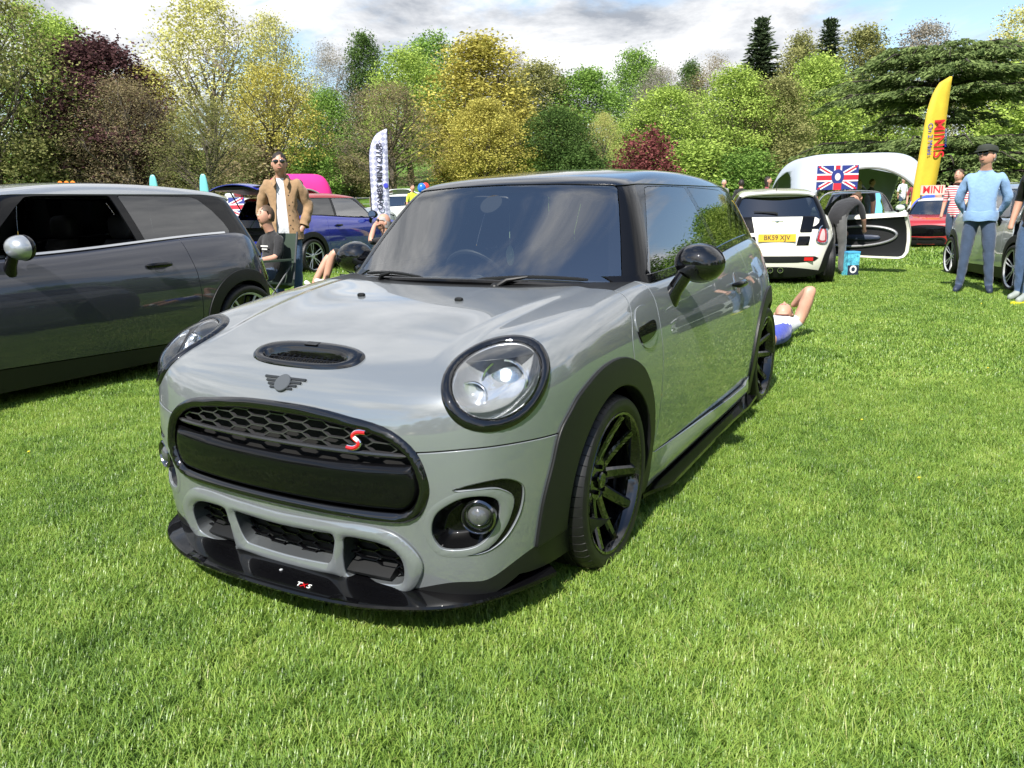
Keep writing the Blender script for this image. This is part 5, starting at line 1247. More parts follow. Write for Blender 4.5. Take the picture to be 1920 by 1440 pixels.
car_d('white hatchback with raised bonnet furthest behind the checked flag', 790, 36, -.4, P_ice, P_ice, bonnet_open=True)
car_d('black hatchback seen through the grey car, its yellow plate facing the camera', 905, 10.5, math.pi+.02, P_blk, P_blk, plate_txt='KK07 HXZ', inside=False)
car_d('pale hatchback draped with a union flag behind the raised tailgate', 440, 17, 1.6, P_ice, P_ice, cap=P_ice)
car_d('yellow hatchback glimpsed through the dark car', 15, 10.5, .3, P_yel, P_blk, plate_front='MN11 CPR'[:0] or None)
car_d('pale hatchback facing the camera, seen through the dark car windows', 165, 14.5, -.15, P_green, P_ice)
car_d('white hatchback with raised bonnet behind the sweater man', 1800, 29, .5, P_ice, P_ice, bonnet_open=True)
# ---------------------------------------------------------------- people
SKIN = mat('skin', (.50, .27, .19), .5, noise=(9, .10)); HAIR = mat('dark_hair', (.018, .012, .009), .6); HAIRB = mat('brown_hair', (.075, .045, .025), .6); GREYH = mat('grey_hair', (.30, .29, .28), .7); BLOND = mat('blond_hair', (.45, .33, .17), .6)
def cloth(name, c, s=60, a=.18): return mat(name, c, .85, noise=(s*.12, a), bump=(14, .5), sheen=.2)
BASE = dict(pel=((0, 0, .95), (.155, .115)), wai=((0, 0, 1.10), (.140, .105)), che=((0, .005, 1.30), (.165, .118)), nb=((0, .012, 1.465), (.075, .070)), nk=((0, .0, 1.525), (.062, .064)),
            jaw=((0, -.022, 1.575), (.062, .070)), hd=((0, -.008, 1.645), (.078, .095)), tp=((0, .004, 1.715), (.062, .075)))
for s, k in ((1, 'L'), (-1, 'R')):
    BASE.update({'sh'+k: ((s*.168, .012, 1.422), (.074, .068)), 'el'+k: ((s*.235, .035, 1.13), (.046, .046)), 'wr'+k: ((s*.245, -.035, .885), (.030, .030)), 'ha'+k: ((s*.248, -.055, .81), (.022, .038)),
                 'hp'+k: ((s*.095, .0, .88), (.098, .100)), 'kn'+k: ((s*.105, -.012, .49), (.064, .066)), 'an'+k: ((s*.105, .022, .09), (.044, .048)), 'to'+k: ((s*.118, -.135, .035), (.042, .034))})
EDGES = [('pel', 'wai', 'top'), ('wai', 'che', 'top'), ('che', 'nb', 'top'), ('nb', 'nk', 'skin'), ('nk', 'jaw', 'skin'), ('jaw', 'hd', 'skin'), ('hd', 'tp', 'skin')]
for k in 'LR': EDGES += [('che', 'sh'+k, 'top'), ('sh'+k, 'el'+k, 'sleeve'), ('el'+k, 'wr'+k, 'fore'), ('wr'+k, 'ha'+k, 'skin'), ('pel', 'hp'+k, 'bot'), ('hp'+k, 'kn'+k, 'bot'), ('kn'+k, 'an'+k, 'shin'), ('an'+k, 'to'+k, 'shoe')]
def person(label, loc, rz, mats, pose=None, rad=None, hair='short', hairm=HAIR, glasses=False, cap=None, jacket=None, group='visitors at the car show', scale=1., hands=(), stripes=None, head_turn=0., tilt=None, garment=None, long_sleeve=True):
    """one continuous skinned body; mats maps top/sleeve/fore/bot/shin/shoe/skin to materials"""
    J = {k: [Vector(v[0]), v[1]] for k, v in BASE.items()}
    for k, v in (pose or {}).items(): J[k][0] = Vector(v)
    for k, v in (rad or {}).items(): J[k][1] = v
    names = list(J); ix = {k: i for i, k in enumerate(names)}
    me = bpy.data.meshes.new('body'); me.from_pydata([J[k][0] for k in names], [(ix[a], ix[b]) for a, b, _ in EDGES], [])
    o = bpy.data.objects.new('body', me); COL.objects.link(o); sk = o.modifiers.new('s', 'SKIN'); sk.use_smooth_shade = True; sk.branch_smoothing = .6
    for i, k in enumerate(names): me.skin_vertices[0].data[i].radius = J[k][1]; me.skin_vertices[0].data[i].use_root = k == 'pel'
    o.modifiers.new('d', 'SUBSURF').levels = 2; o.modifiers['d'].render_levels = 2
    dg = bpy.context.evaluated_depsgraph_get(); dg.update(); nm = bpy.data.meshes.new_from_object(o.evaluated_get(dg)); bpy.data.objects.remove(o)
    root = empty('person', loc, rz); root.scale = (scale,)*3; tag(root, label, 'person', group)
    lab = ['skin', 'top', 'sleeve', 'fore', 'bot', 'shin', 'shoe']; ml = [mats.get(k, SKIN) for k in lab]
    nm.materials.clear()
    for m in ml: nm.materials.append(m)
    n = len(nm.polygons); C = np.zeros(n*3); nm.polygons.foreach_get('center', C); C = C.reshape(-1, 3); best = np.full(n, 1e9); mi = np.zeros(n, int)
    for a, b, l in EDGES:
        p, q = np.array(J[a][0]), np.array(J[b][0]); e = q-p; t = np.clip(((C-p)@e)/(e@e), 0, 1); ra, rb = max(J[a][1]), max(J[b][1]); d = np.linalg.norm(C-p-t[:, None]*e, axis=1)-(ra+(rb-ra)*t)
        if l == 'bot' and a == 'pel': d += .01
        u = d < best; best = np.where(u, d, best); mi = np.where(u, lab.index(l), mi)
    if garment: mi = np.where((mi == 1) & (C[:, 2] < J['hpL'][0].z+.02), 4, mi); mi = np.where((mi == 4) & (C[:, 2] > J['hpL'][0].z+.04), 1, mi)
    nm.polygons.foreach_set('material_index', mi.astype(np.int32)); nm.polygons.foreach_set('use_smooth', np.ones(n, bool)); nm.update()
    V = np.zeros(len(nm.vertices)*3); nm.vertices.foreach_get('co', V); V = V.reshape(-1, 3); N = np.zeros(len(V)*3); nm.vertices.foreach_get('normal', N); N = N.reshape(-1, 3); cl = np.zeros(len(V), bool)
    for i, p in enumerate(nm.polygons):
        if mi[i] in (1, 2, 4) or (mi[i] in (3, 5) and ml[mi[i]] is not SKIN): cl[list(p.vertices)] = True
    ph = len(label)*.7; w = (.0022*np.sin(V[:, 2]*46+V[:, 0]*60+2*np.sin(V[:, 1]*30+ph))+.002*np.sin(V[:, 2]*27-V[:, 1]*70+2*np.sin(V[:, 0]*40)))*cl
    nm.vertices.foreach_set('co', (V+N*w[:, None]).ravel()); nm.update()
    body = link(bpy.data.objects.new('body', nm), root)
    if garment:      # ribbed hem and cuffs of a jumper
        V = np.zeros(len(nm.vertices)*3); nm.vertices.foreach_get('co', V); V = V.reshape(-1, 3); zc = J['hpL'][0].z+.04; b = MB(); rings = []
        for dz, g in ((-.035, -.008), (-.03, .004), (.02, .012), (.08, .004), (.085, -.02)):
            rx, ry = J['pel'][1][0]*1.06+g, J['pel'][1][1]*1.08+g; yc = J['pel'][0].y; rings.append([(rx*math.cos(a), yc+ry*math.sin(a), zc+dz+.006*math.sin(5*a)) for a in np.linspace(0, 2*math.pi, 32, endpoint=False)])
        b.rings(rings, False); b.obj('jumper_hem', garment, root)
    if jacket:       # upper garment: the clothed body lifted off the skin, cut clean at hem, neck and cuffs
        nm.calc_loop_triangles(); V = np.zeros(len(nm.vertices)*3); nm.vertices.foreach_get('co', V); T = np.zeros(len(nm.loop_triangles)*3, np.int32); nm.loop_triangles.foreach_get('vertices', T)
        S = Surf(V.reshape(-1, 3), T.reshape(-1, 3)); X = S.V; zc = J['hpL'][0].z-(.10 if jacket else .0); f = np.maximum(zc+.015*np.sin(X[:, 0]*9)-X[:, 2], X[:, 2]-(J['nb'][0].z+.030-.25*X[:, 1]*(X[:, 1] < 0)))
        sl = np.full(len(X), 9.); cuff = np.full(len(X), -1.)
        for a_, b_, l in EDGES:
            p, q = np.array(J[a_][0]), np.array(J[b_][0]); e = q-p; t = np.clip(((X-p)@e)/(e@e), 0, 1); d = np.linalg.norm(X-p-t[:, None]*e, axis=1)-max(J[a_][1])*(1-t)-max(J[b_][1])*t; u = d < sl; sl = np.where(u, d, sl)
            ln = np.linalg.norm(e); cuff = np.where(u, {'fore': (t-.93)*ln, 'skin': .05, 'shin': .05, 'shoe': .05}.get(l, -.3) if jacket else {'sleeve': .05, 'fore': .05, 'skin': .05, 'shin': .05, 'shoe': .05}.get(l, -.3), cuff)
        arm = np.abs(X[:, 0]) > .13; f = np.where(arm | (X[:, 2] < zc), np.maximum(f, cuff), f)
        G = S.inside(lambda V: f)
        if jacket:
            G = G.outside(lambda V: np.maximum(np.abs(V[:, 0]+.01)-(.045+.05*np.clip(1.42-V[:, 2], 0, 1)), V[:, 1]+.02))
        X = G.V; off = (.014+.020*np.clip((1.2-X[:, 2])/.35, 0, 1) if jacket else .010+.012*np.exp(-((X[:, 2]-zc-.06)/.07)**2))+.004*np.sin(X[:, 2]*62+X[:, 0]*31)+.0035*np.sin(X[:, 2]*37-X[:, 1]*52+X[:, 0]*17)
        G2 = G.off(off); G2.N = G2.calc(); sobj('jacket' if jacket else 'jumper', G2.rim(.016, .003, N0=G.N), jacket or garment, root)
        if jacket:
            for s in (1, -1):
                b = MB(); z0 = J['nb'][0].z; b.rings([[(s*x, y, z) for x, y, z in q] for q in ([(.02, .085, z0+.055), (.02, .098, z0+.02), (.02, .10, z0-.005)], [(.075, .03, z0+.045), (.09, .03, z0+.01), (.10, .03, z0-.02)], [(.07, -.06, z0+.015), (.095, -.08, z0-.03), (.10, -.09, z0-.055)], [(.045, -.105, z0-.04), (.075, -.125, z0-.085), (.06, -.13, z0-.10)])], False, False); o = b.obj('collar', jacket, root); o.modifiers.new('t', 'SOLIDIFY').thickness = .008
                for k in range(4 if s > 0 else 0): b = MB(); b.ell((.085, -.135-.01*(k > 1), 1.28-.11*k), (.008, .005, .008), 8, 6); b.obj('button', M_plastic, root)
    # head pieces, in a frame set by the head joints
    h0, h1 = J['jaw'][0], J['tp'][0]; up = (h1-h0).normalized(); c = J['hd'][0]; fd = Vector((math.sin(head_turn), -math.cos(head_turn), 0)) if tilt is None else Vector(tilt); fd = (fd-up*fd.dot(up)).normalized(); sd = up.cross(fd) if up.cross(fd).x > 0 else -up.cross(fd); sd = fd.cross(up)
    def at(x, y, z): return c+sd*x+fd*y+up*z
    M = Matrix((( sd.x, fd.x, up.x), (sd.y, fd.y, up.y), (sd.z, fd.z, up.z)))
    b = MB(); b.ell(at(0, .004, -.005), (.079, .098, .118), 20, 14, 1., M); b.obj('face', SKIN, root)
    b = MB(); b.rings([[at(-.010, .092, .012), at(.010, .092, .012), at(0, .088, .02)], [at(-.016, .098, -.02), at(.016, .098, -.02), at(0, .118, -.016)], [at(-.014, .092, -.032), at(.014, .092, -.032), at(0, .098, -.034)]]); b.obj('nose', SKIN, root)
    b = MB(); b.ell(at(0, .088, -.060), (.024, .010, .006), 10, 6, 1., M); b.obj('mouth', mat('lips', (.36, .13, .11), .5), root)
    for s in (1, -1):
        b = MB(); b.ell(at(s*.081, -.008, -.012), (.010, .020, .030), 10, 8, 1., M); b.obj('ear', SKIN, root)
        if glasses: b = MB(); b.ell(at(s*.032, .092, .012), (.030, .012, .020), 12, 8, .7, M); b.tube([at(s*.06, .08, .016), at(s*.084, .0, .012)], .003, 5); b.obj('sunglasses', mat('dark_lens', (.008, .007, .007), .1, coat=1), root)
        else:
            b = MB(); b.ell(at(s*.030, .088, .014), (.012, .008, .006), 10, 6, 1., M); b.obj('eye', mat('eye', (.05, .035, .025), .2), root)
            b = MB(); b.ell(at(s*.031, .092, .034), (.018, .006, .004), 8, 5, 1., M); b.obj('eyebrow', hairm, root)
    if hair:
        b = MB(); nv, nu = 9, 26; rings = []
        for i in range(nv):
            th = math.pi*.5-i/(nv-1)*(2.05 if hair != 'bald' else 1.9); ring = []
            for j in range(nu):
                a = 2*math.pi*j/nu; fr = math.sin(a); drop = math.sin(th)
                low = {'short': (.045, -.055), 'long': (.05, -.16), 'fringe': (.0, -.13), 'bald': (.02, -.07)}[hair]; zl = low[0]*(fr > .15)+(low[1]*(fr <= .15)); t = i/(nv-1); z = .126*(1-t)**.8*1.0+zl*t**1.3+.0; k = math.sqrt(max(0., 1-((z+.005)/.128)**2)) if z > -.02 else (1.0-.25*((-.02-z)/.14 if hair == 'short' else 0))
                if i == 0: k = .02
                ring.append(at(.087*k*math.cos(a), .104*k*math.sin(a)-.006, z+.004*math.sin(7*a+i)))
            rings.append(ring)
        if hair == 'bald': rings = rings[5:]
        b.rings(rings, hair != 'bald'); b.obj('hair', hairm, root)
    if cap:
        b = MB(); rings = [[at(.100*k*math.cos(a), .125*k*math.sin(a)+yy, z) for a in np.linspace(0, 2*math.pi, 24, endpoint=False)] for k, yy, z in ((.90, 0, .035), (1.04, .002, .045), (1.08, .006, .075), (.95, .01, .108), (.55, .012, .126), (.05, .012, .13))]; b.rings(rings)
        b.rings([[at(x, .10, .040), at(x, .155-.9*x*x*3, .028), at(x, .155-.9*x*x*3, .036), at(x, .10, .055)] for x in np.linspace(-.08, .08, 7)]); b.obj('flat_cap', cap, root)
    for k in hands:
        w, h = J['wr'+k][0], J['ha'+k][0]; d = (h-w).normalized(); sdv = d.cross(Vector((0, 0, 1))); sdv = sdv.normalized() if sdv.length > .1 else Vector((1, 0, 0)); nv_ = sdv.cross(d); b = MB(); p = h+d*.01
        for i, (o1, L) in enumerate(((-.030, .060), (-.010, .072), (.010, .068), (.029, .052))): b.tube([p+sdv*o1, p+sdv*o1*1.1+d*L*.5-nv_*.006, p+sdv*o1*1.05+d*L*.85-nv_*.030, p+sdv*o1+d*L*.80-nv_*.048], [.010, .0095, .0085, .006], 7)
        b.tube([w+d*.02+sdv*.02, h+sdv*.052-nv_*.005, h+sdv*.058+d*.03-nv_*.022], [.012, .011, .008], 7); b.obj('fingers', SKIN, root)
    return root
def striped(name, c1, c2, f):
    m = bpy.data.materials.new(name); m.use_nodes = True; t = m.node_tree; b = t.nodes['Principled BSDF']; co = nn(t, 'ShaderNodeTexCoord'); w = nn(t, 'ShaderNodeTexWave', wave_type='BANDS', bands_direction='Z', i_Scale=f); r = nn(t, 'ShaderNodeValToRGB'); e = r.color_ramp.elements; r.color_ramp.interpolation = 'CONSTANT'; e[0].color = (*c1, 1); e[1].position = .5; e[1].color = (*c2, 1)
    t.links.new(co.outputs['Object'], w.inputs['Vector']); t.links.new(w.outputs['Color'], r.inputs[0]); t.links.new(r.outputs[0], b.inputs['Base Color']); b.inputs['Roughness'].default_value = .85; return m
CAMT = .5073                                # heading that faces the camera; minus turns to the picture's left
JEAN = cloth('blue_jeans', (.045, .085, .17)); DJEAN = cloth('dark_jeans', (.038, .062, .115)); TEE = cloth('white_tee', (.62, .64, .68)); BTEE = cloth('black_tee', (.010, .010, .012)); TAN = cloth('tan_corduroy', (.30, .185, .095))
WSHOE = mat('white_shoe', (.65, .65, .62), .6); DSHOE = mat('dark_shoe', (.02, .02, .022), .6); NSHOE = mat('navy_shoe', (.02, .03, .06), .6)
def gp(u, v): p = ground_at(u, v); return (p.x, p.y, p.z)
# standing man, hands in pockets, looking down
person('standing man in tan corduroy jacket, white tee and jeans, hands in pockets', gp(548, 577), CAMT+.10, dict(top=TEE, sleeve=TAN, fore=TAN, bot=JEAN, shin=JEAN, shoe=DSHOE),
       pose=dict(elL=(.27, .075, 1.14), wrL=(.205, -.03, .93), haL=(.165, -.06, .87), elR=(-.27, .075, 1.14), wrR=(-.205, -.03, .93), haR=(-.165, -.06, .87), jaw=(0, -.050, 1.565), hd=(0, -.050, 1.635), tp=(0, -.045, 1.705), knL=(.10, -.02, .49), anL=(.085, .03, .09), knR=(-.10, -.03, .49), anR=(-.125, .0, .09), toR=(-.15, -.15, .035)), glasses=True, jacket=TAN, scale=1.03, head_turn=.15, rad=dict(che=((.175), .12)))
# camp chair and seated boy
c = Vector(gp(497, 592)); ch = empty('camp_chair', c, CAMT-.75); tag(ch, 'folding camp chair with dark green seat under the seated boy', 'chair')
for s in (-1, 1):
    for (y0, y1) in ((-.26, .24), (.24, -.26)):
        b = MB(); b.tube([(s*.27, y0, 0), (s*.27, y1, .58 if y1 > 0 else .60)], .010, 6); b.obj('leg', M_trim, ch)
    b = MB(); b.tube([(s*.27, .24, .40), (s*.27, .33, .92)], .010, 6); b.obj('back_post', M_trim, ch)
    b = MB(); b.box((s*.28, -.02, .62), (.06, .50, .02)); b.obj('armrest', mat('chair_green', (.03, .05, .035), .8), ch)
b = MB(); b.rings([[(x, -.25, .43-.05*(1-(x/.26)**2)), (x, .22, .36-.05*(1-(x/.26)**2)), (x, .34, .90), (x, .35, .90), (x, .24, .33-.05*(1-(x/.26)**2)), (x, -.25, .41-.05*(1-(x/.26)**2))] for x in np.linspace(-.26, .26, 7)]); b.obj('seat_cloth', mat('chair_green', (.03, .05, .035)), ch)
SEAT = dict(pel=(0, .12, .50), wai=(0, .17, .63), che=(0, .19, .83), nb=(0, .17, .985), nk=(0, .15, 1.05), jaw=(0, .12, 1.105), hd=(0, .13, 1.185), tp=(0, .15, 1.255), shL=(.165, .19, .93), shR=(-.165, .19, .93), elL=(.25, .08, .70), wrL=(.19, -.14, .67), haL=(.13, -.20, .66), elR=(-.25, .08, .70), wrR=(-.16, -.14, .66), haR=(-.09, -.19, .66),
            hpL=(.10, .08, .49), knL=(.14, -.34, .50), anL=(.15, -.38, .10), toL=(.17, -.54, .04), hpR=(-.10, .08, .49), knR=(-.14, -.34, .50), anR=(-.15, -.38, .10), toR=(-.17, -.54, .04))
person('boy in black printed tee sitting in a camp chair behind the dark car', c, CAMT-.75, dict(top=BTEE, sleeve=BTEE, bot=DJEAN, shin=DJEAN, shoe=DSHOE), pose=SEAT, hairm=HAIRB, hands='LR', scale=.93)
b = MB(); b.box((0, 0, 0), (.16, .004, .016)); b.box((0.0, 0, -.035), (.12, .004, .012)); o = b.obj('tee_print', M_white, bpy.data.objects[[k for k in bpy.data.objects.keys() if k.startswith('person')][-1]]); o.location = (.02, .062, .83)
# reclining man behind the grey car: low chair, one shin laid over the other knee
c = Vector(gp(676, 553)); lc = empty('camp_chair', c, CAMT-1.2); tag(lc, 'low dark camp chair under the reclining bald man', 'chair')
b = MB(); b.rings([[(x, -.22, .28), (x, .20, .22), (x, .52, .74), (x, .54, .74), (x, .22, .19), (x, -.22, .25)] for x in np.linspace(-.27, .27, 5)]); b.obj('seat_cloth', M_leather, lc)
for s in (-1, 1):
    for y0, y1 in ((-.22, .2), (.3, -.2)): b = MB(); b.tube([(s*.28, y0, 0), (s*.28, y1, .38)], .010, 6); b.obj('leg', M_trim, lc)
REC = dict(pel=(0, .10, .38), wai=(0, .20, .48), che=(0, .34, .64), nb=(0, .40, .775), nk=(0, .40, .835), jaw=(0, .37, .89), hd=(0, .38, .965), tp=(0, .40, 1.035), shL=(.17, .38, .725), shR=(-.17, .38, .725), elL=(.27, .12, .72), wrL=(.13, .22, .92), haL=(.07, .27, .95), elR=(-.26, .22, .48), wrR=(-.20, .02, .44), haR=(-.17, -.05, .44),
           hpL=(.10, .06, .38), knL=(.12, -.34, .62), anL=(.10, -.48, .20), toL=(.11, -.62, .24), hpR=(-.10, .06, .38), knR=(-.12, -.36, .55), anR=(-.12, -.62, .12), toR=(-.12, -.72, .22))
person('bald man in sunglasses reclining behind the grey car, hand to his face', c, CAMT-1.2, dict(top=BTEE, sleeve=BTEE, bot=BTEE, shoe=WSHOE), pose=REC, hair='bald', hairm=GREYH, glasses=True, hands='L', scale=1.0)
# man in the pale blue sweater
SW = cloth('pale_blue_sweater', (.20, .33, .55))
person('man in pale blue sweater, flat cap and sunglasses standing with hands behind his back', gp(1822, 551), CAMT-.62, dict(top=SW, sleeve=SW, fore=SW, bot=DJEAN, shin=DJEAN, shoe=NSHOE),
       pose=dict(elL=(.265, .080, 1.14), wrL=(.17, .19, .95), haL=(.09, .22, .92), elR=(-.265, .080, 1.14), wrR=(-.17, .19, .96), haR=(-.09, .23, .94), knL=(.13, -.01, .49), anL=(.17, .02, .09), toL=(.20, -.13, .035), knR=(-.12, -.01, .49), anR=(-.15, .02, .09), toR=(-.18, -.13, .035)), rad=dict(che=(.185, .135), wai=(.175, .150), pel=(.170, .135), elL=(.058, .058), elR=(.058, .058)), glasses=True, cap=mat('tweed_cap', (.03, .035, .028), .9), hairm=GREYH, scale=1.045, head_turn=-.45, garment=SW)
# person at the right edge
person('person in black leather jacket, blue jeans and yellow soled shoes at the right edge', gp(1922, 566), CAMT-1.15, dict(top=mat('black_leather', (.008, .008, .009), .35), sleeve=mat('black_leather', (.008, .008, .009)), bot=JEAN, shin=JEAN, shoe=mat('grey_shoe', (.25, .28, .26), .6)),
       pose=dict(elL=(.27, -.04, 1.13), wrL=(.24, -.18, .95), haL=(.23, -.22, .89), knL=(.10, -.10, .49), anL=(.11, -.17, .09), toL=(.12, -.34, .035)), hairm=HAIRB, hands='L', scale=1.03)
for s in (1,):
    b = MB(); b.box((.118, -.24, .018), (.10, .26, .03)); b.obj('shoe_sole', mat('yellow_sole', (.75, .70, .03), .5), bpy.data.objects[[k for k in bpy.data.objects.keys() if k.startswith('person')][-1]])
RS = striped('red_white_stripes', (.62, .60, .58), (.50, .03, .06), 7.)
person('person in red and white striped top and dark trousers striding behind the sweater man', gp(1782, 484), CAMT-.9, dict(top=RS, sleeve=RS, bot=DJEAN, shin=DJEAN, shoe=DSHOE), pose=dict(knL=(.10, -.16, .50), anL=(.10, -.34, .10), toL=(.10, -.50, .05), knR=(-.10, .05, .49), anR=(-.10, .30, .16), toR=(-.10, .22, .05), elL=(.22, -.06, 1.13), wrL=(.20, -.20, .95), haL=(.20, -.24, .90), hpL=(.09, 0, .88)), hairm=HAIRB, scale=1.0)
BSH = cloth('royal_blue_shirt', (.012, .06, .62))
BEND = dict(pel=(0, .12, .93), wai=(0, .04, 1.06), che=(0, -.14, 1.18), nb=(0, -.30, 1.22), nk=(0, -.36, 1.23), jaw=(0, -.42, 1.20), hd=(0, -.48, 1.23), tp=(0, -.55, 1.26), shL=(.17, -.25, 1.19), shR=(-.17, -.25, 1.19), elL=(.22, -.33, .93), wrL=(.18, -.45, .74), haL=(.17, -.49, .68), elR=(-.22, -.33, .93), wrR=(-.18, -.45, .74), haR=(-.17, -.49, .68), hpL=(.095, .10, .88), hpR=(-.095, .10, .88), knL=(.10, .02, .48), knR=(-.10, .02, .48))
person('person in royal blue shirt bending over beside the red car', gp(1716, 458), CAMT+1.35, dict(top=BSH, sleeve=BSH, fore=BSH, bot=DJEAN, shin=DJEAN, shoe=DSHOE), pose=BEND, hairm=HAIRB, scale=1.05)
person('man in black tee and grey trousers bending into the cream car', gp(1566, 517), CAMT+2.2, dict(top=BTEE, sleeve=BTEE, bot=cloth('grey_trousers', (.10, .10, .10)), shin=cloth('grey_trousers', (.10, .10, .10)), shoe=WSHOE), pose=BEND, hairm=HAIRB, scale=1.0, hands='L')
# girl lying on the grass behind the rear wheel
LIE = dict(pel=(0, .0, .13), wai=(0, .16, .14), che=(0, .34, .14), nb=(0, .47, .14), nk=(0, .53, .15), jaw=(.0, .58, .19), hd=(0, .66, .19), tp=(0, .735, .17), shL=(.16, .40, .15), shR=(-.15, .40, .14), elL=(.25, .40, .47), wrL=(.13, .55, .34), haL=(.08, .60, .27), elR=(-.24, .18, .08), wrR=(-.12, .02, .25), haR=(-.06, -.03, .27), hpL=(.09, -.06, .13), knL=(.02, -.42, .13), anL=(-.06, -.78, .07), toL=(-.06, -.86, .16), hpR=(-.09, -.06, .13), knR=(-.20, -.40, .13), anR=(-.30, -.74, .06), toR=(-.32, -.82, .16))
p = ground_at(1450, 648); person('person in white tee and blue shorts lying on the grass behind the rear wheel', (p.x, p.y, p.z), CAMT-.45, dict(top=TEE, bot=cloth('blue_shorts', (.03, .05, .35)), shoe=WSHOE), pose=LIE, hairm=HAIRB, tilt=(0, 0, 1), rad=dict(elL=(.056, .056), wrL=(.036, .036), che=(.17, .13), wai=(.15, .12)))
# figures further back
RT = cloth('dark_red_top', (.22, .03, .04)); 
for i, (u, d, m1, hm, hr, tn, lb, sc) in enumerate([(1437, 24, RT, HAIR, 'long', 1.2, 'woman in dark red top behind the cream car', 1.04), (1388, 26, BTEE, HAIR, 'short', 3.0, 'man in black tee seen over the grey car roof', 1.0), (1356, 30, cloth('grey_top', (.25, .25, .25)), GREYH, 'short', .4, 'grey haired person beside the man in black tee', 1.0),
    (1608, 27, cloth('lilac_top', (.40, .36, .42)), BLOND, 'long', 2.6, 'blond woman under the white tent', .98), (1632, 28, BTEE, HAIRB, 'short', .8, 'person in black under the white tent beside the blond woman', 1.0), (1500, 29, TEE, HAIRB, 'short', .3, 'person in white at the left tent opening', 1.0), (1522, 30, BTEE, HAIR, 'long', .3, 'dark haired person in black at the left tent opening', .98),
    (1714, 30, RT, HAIRB, 'short', -.4, 'person in dark red between tent and yellow flag', 1.0), (566, 19, cloth('green_top', (.05, .09, .07)), HAIR, 'short', -.6, 'dark haired person in green in front of the pink gazebo', 1.02), (775, 30, cloth('hi_vis_yellow', (.65, .75, .05)), HAIRB, 'short', .6, 'steward in yellow high visibility vest', 1.0),
    (1692, 36, TEE, GREYH, 'short', .2, 'far person in white right of the tent', 1.0), (432, 40, TEE, HAIRB, 'short', .1, 'far person in white left of the raised tailgate', 1.0), (448, 42, RT, HAIR, 'short', .5, 'far person in red left of the raised tailgate', 1.0)]):
    p = at_depth(u, d); person(lb, p, CAMT+tn, dict(top=m1, sleeve=m1, bot=DJEAN, shin=DJEAN, shoe=DSHOE), hairm=hm, hair=hr, scale=sc)
# ---------------------------------------------------------------- tent, flags, small things
def canopy(label, name, p, rz, w, d, h, m, arch=.80, cat='tent', trim=None):
    root = empty(name, p, rz); tag(root, label, cat); e = .34; nu, nv = 96, 40; V = []
    for i in range(nv):
        t = i/(nv-1); a = t*math.pi/2
        for j in range(nu):
            b = 2*math.pi*j/nu; k = math.cos(a)**.33; pw = lambda q: math.copysign(abs(q)**e, q); V.append((w/2*k*pw(math.cos(b)), d/2*k*pw(math.sin(b)), h*(math.sin(a)**.95)))
    S = Surf(V, grid_faces(nv, nu, 0, True)); S = S if (S.N*S.V).sum() > 0 else Surf(V, S.F[:, ::-1])
    S = S.outside(lambda V: np.sqrt((V[:, 0]/(w*.43))**2+((V[:, 2])/(h*arch))**2)-1); S = S.outside(lambda V: np.sqrt((V[:, 1]/(d*.43))**2+((V[:, 2])/(h*arch))**2)-1)
    S = S.inside(lambda V: .02-V[:, 2]); o = sobj('canopy', S, m, root); so = o.modifiers.new('t', 'SOLIDIFY'); so.thickness = .02
    for s in (-1, 1):
        b = MB(); b.tube([(w*.43*math.cos(t), s*(d/2)*.985, h*arch*math.sin(t)) for t in np.linspace(.0, math.pi, 30)], .035, 6); b.obj('arch_tube', trim or mat('grey_tent_tube', (.22, .22, .21), .7), root)
    return root
M_tent = mat('tent_fabric', (.37, .41, .47), .75, bump=(1.2, .5)); p = at_depth(1582, 27); p.z -= .0
canopy('white arched dome tent behind the cream car', 'dome_tent', p, CAMT-.10, 4.55, 4.4, 2.55, M_tent)
p = at_depth(562, 33); canopy('bright pink gazebo behind the blue car', 'gazebo', p, CAMT+.5, 2.6, 2.6, 2.25, mat('pink_fabric', (.72, .02, .22), .7), .72)
def jack(root, w, h, y=0.):
    """union flag panels, raised a little over one another"""
    nav, whi, red = mat('flag_navy', (.015, .03, .19), .8), mat('flag_white', (.72, .72, .74), .8), mat('flag_red', (.52, .015, .035), .8)
    def slab(nm, polys, m, t):
        for q in polys:
            b = MB(); b.prism(q, ((0, y-t, 0), (1, 0, 0), (0, 0, 1)), .002); b.obj(nm, m, root)
    slab('flag_field', [[(-w/2, -h/2), (w/2, -h/2), (w/2, h/2), (-w/2, h/2)]], nav, 0)
    def diag(s, wd, o=0.):
        L = math.hypot(w, h); c, n = w/L, h/L; a = Vector((-w/2, -s*h/2)); b = Vector((w/2, s*h/2)); nx = Vector((-(b-a).y, (b-a).x)).normalized(); k = (b-a).normalized()*wd*.9
        return [tuple(a+k+nx*(o-wd/2)), tuple(b-k+nx*(o-wd/2)), tuple(b-k+nx*(o+wd/2)), tuple(a+k+nx*(o+wd/2))]
    slab('white_saltire', [diag(1, h*.18), diag(-1, h*.18)], whi, .003); slab('red_saltire', [diag(1, h*.07), diag(-1, h*.07)], red, .006)
    R4 = lambda a, b: [(-a, -b), (a, -b), (a, b), (-a, b)]
    slab('white_cross', [R4(h*.165, h/2)], whi, .009); slab('white_cross', [R4(w/2, h*.165)], whi, .0105); slab('red_cross', [R4(h*.10, h/2)], red, .013); slab('red_cross', [R4(w/2, h*.10)], red, .0145)
p = at_depth(1566, 24.6); f = empty('union_flag', (p.x, p.y, p.z+1.80), CAMT-.05); tag(f, 'union flag with a blue oval in the middle hanging in the tent opening', 'flag', 'union flags'); jack(f, 1.25, .72)
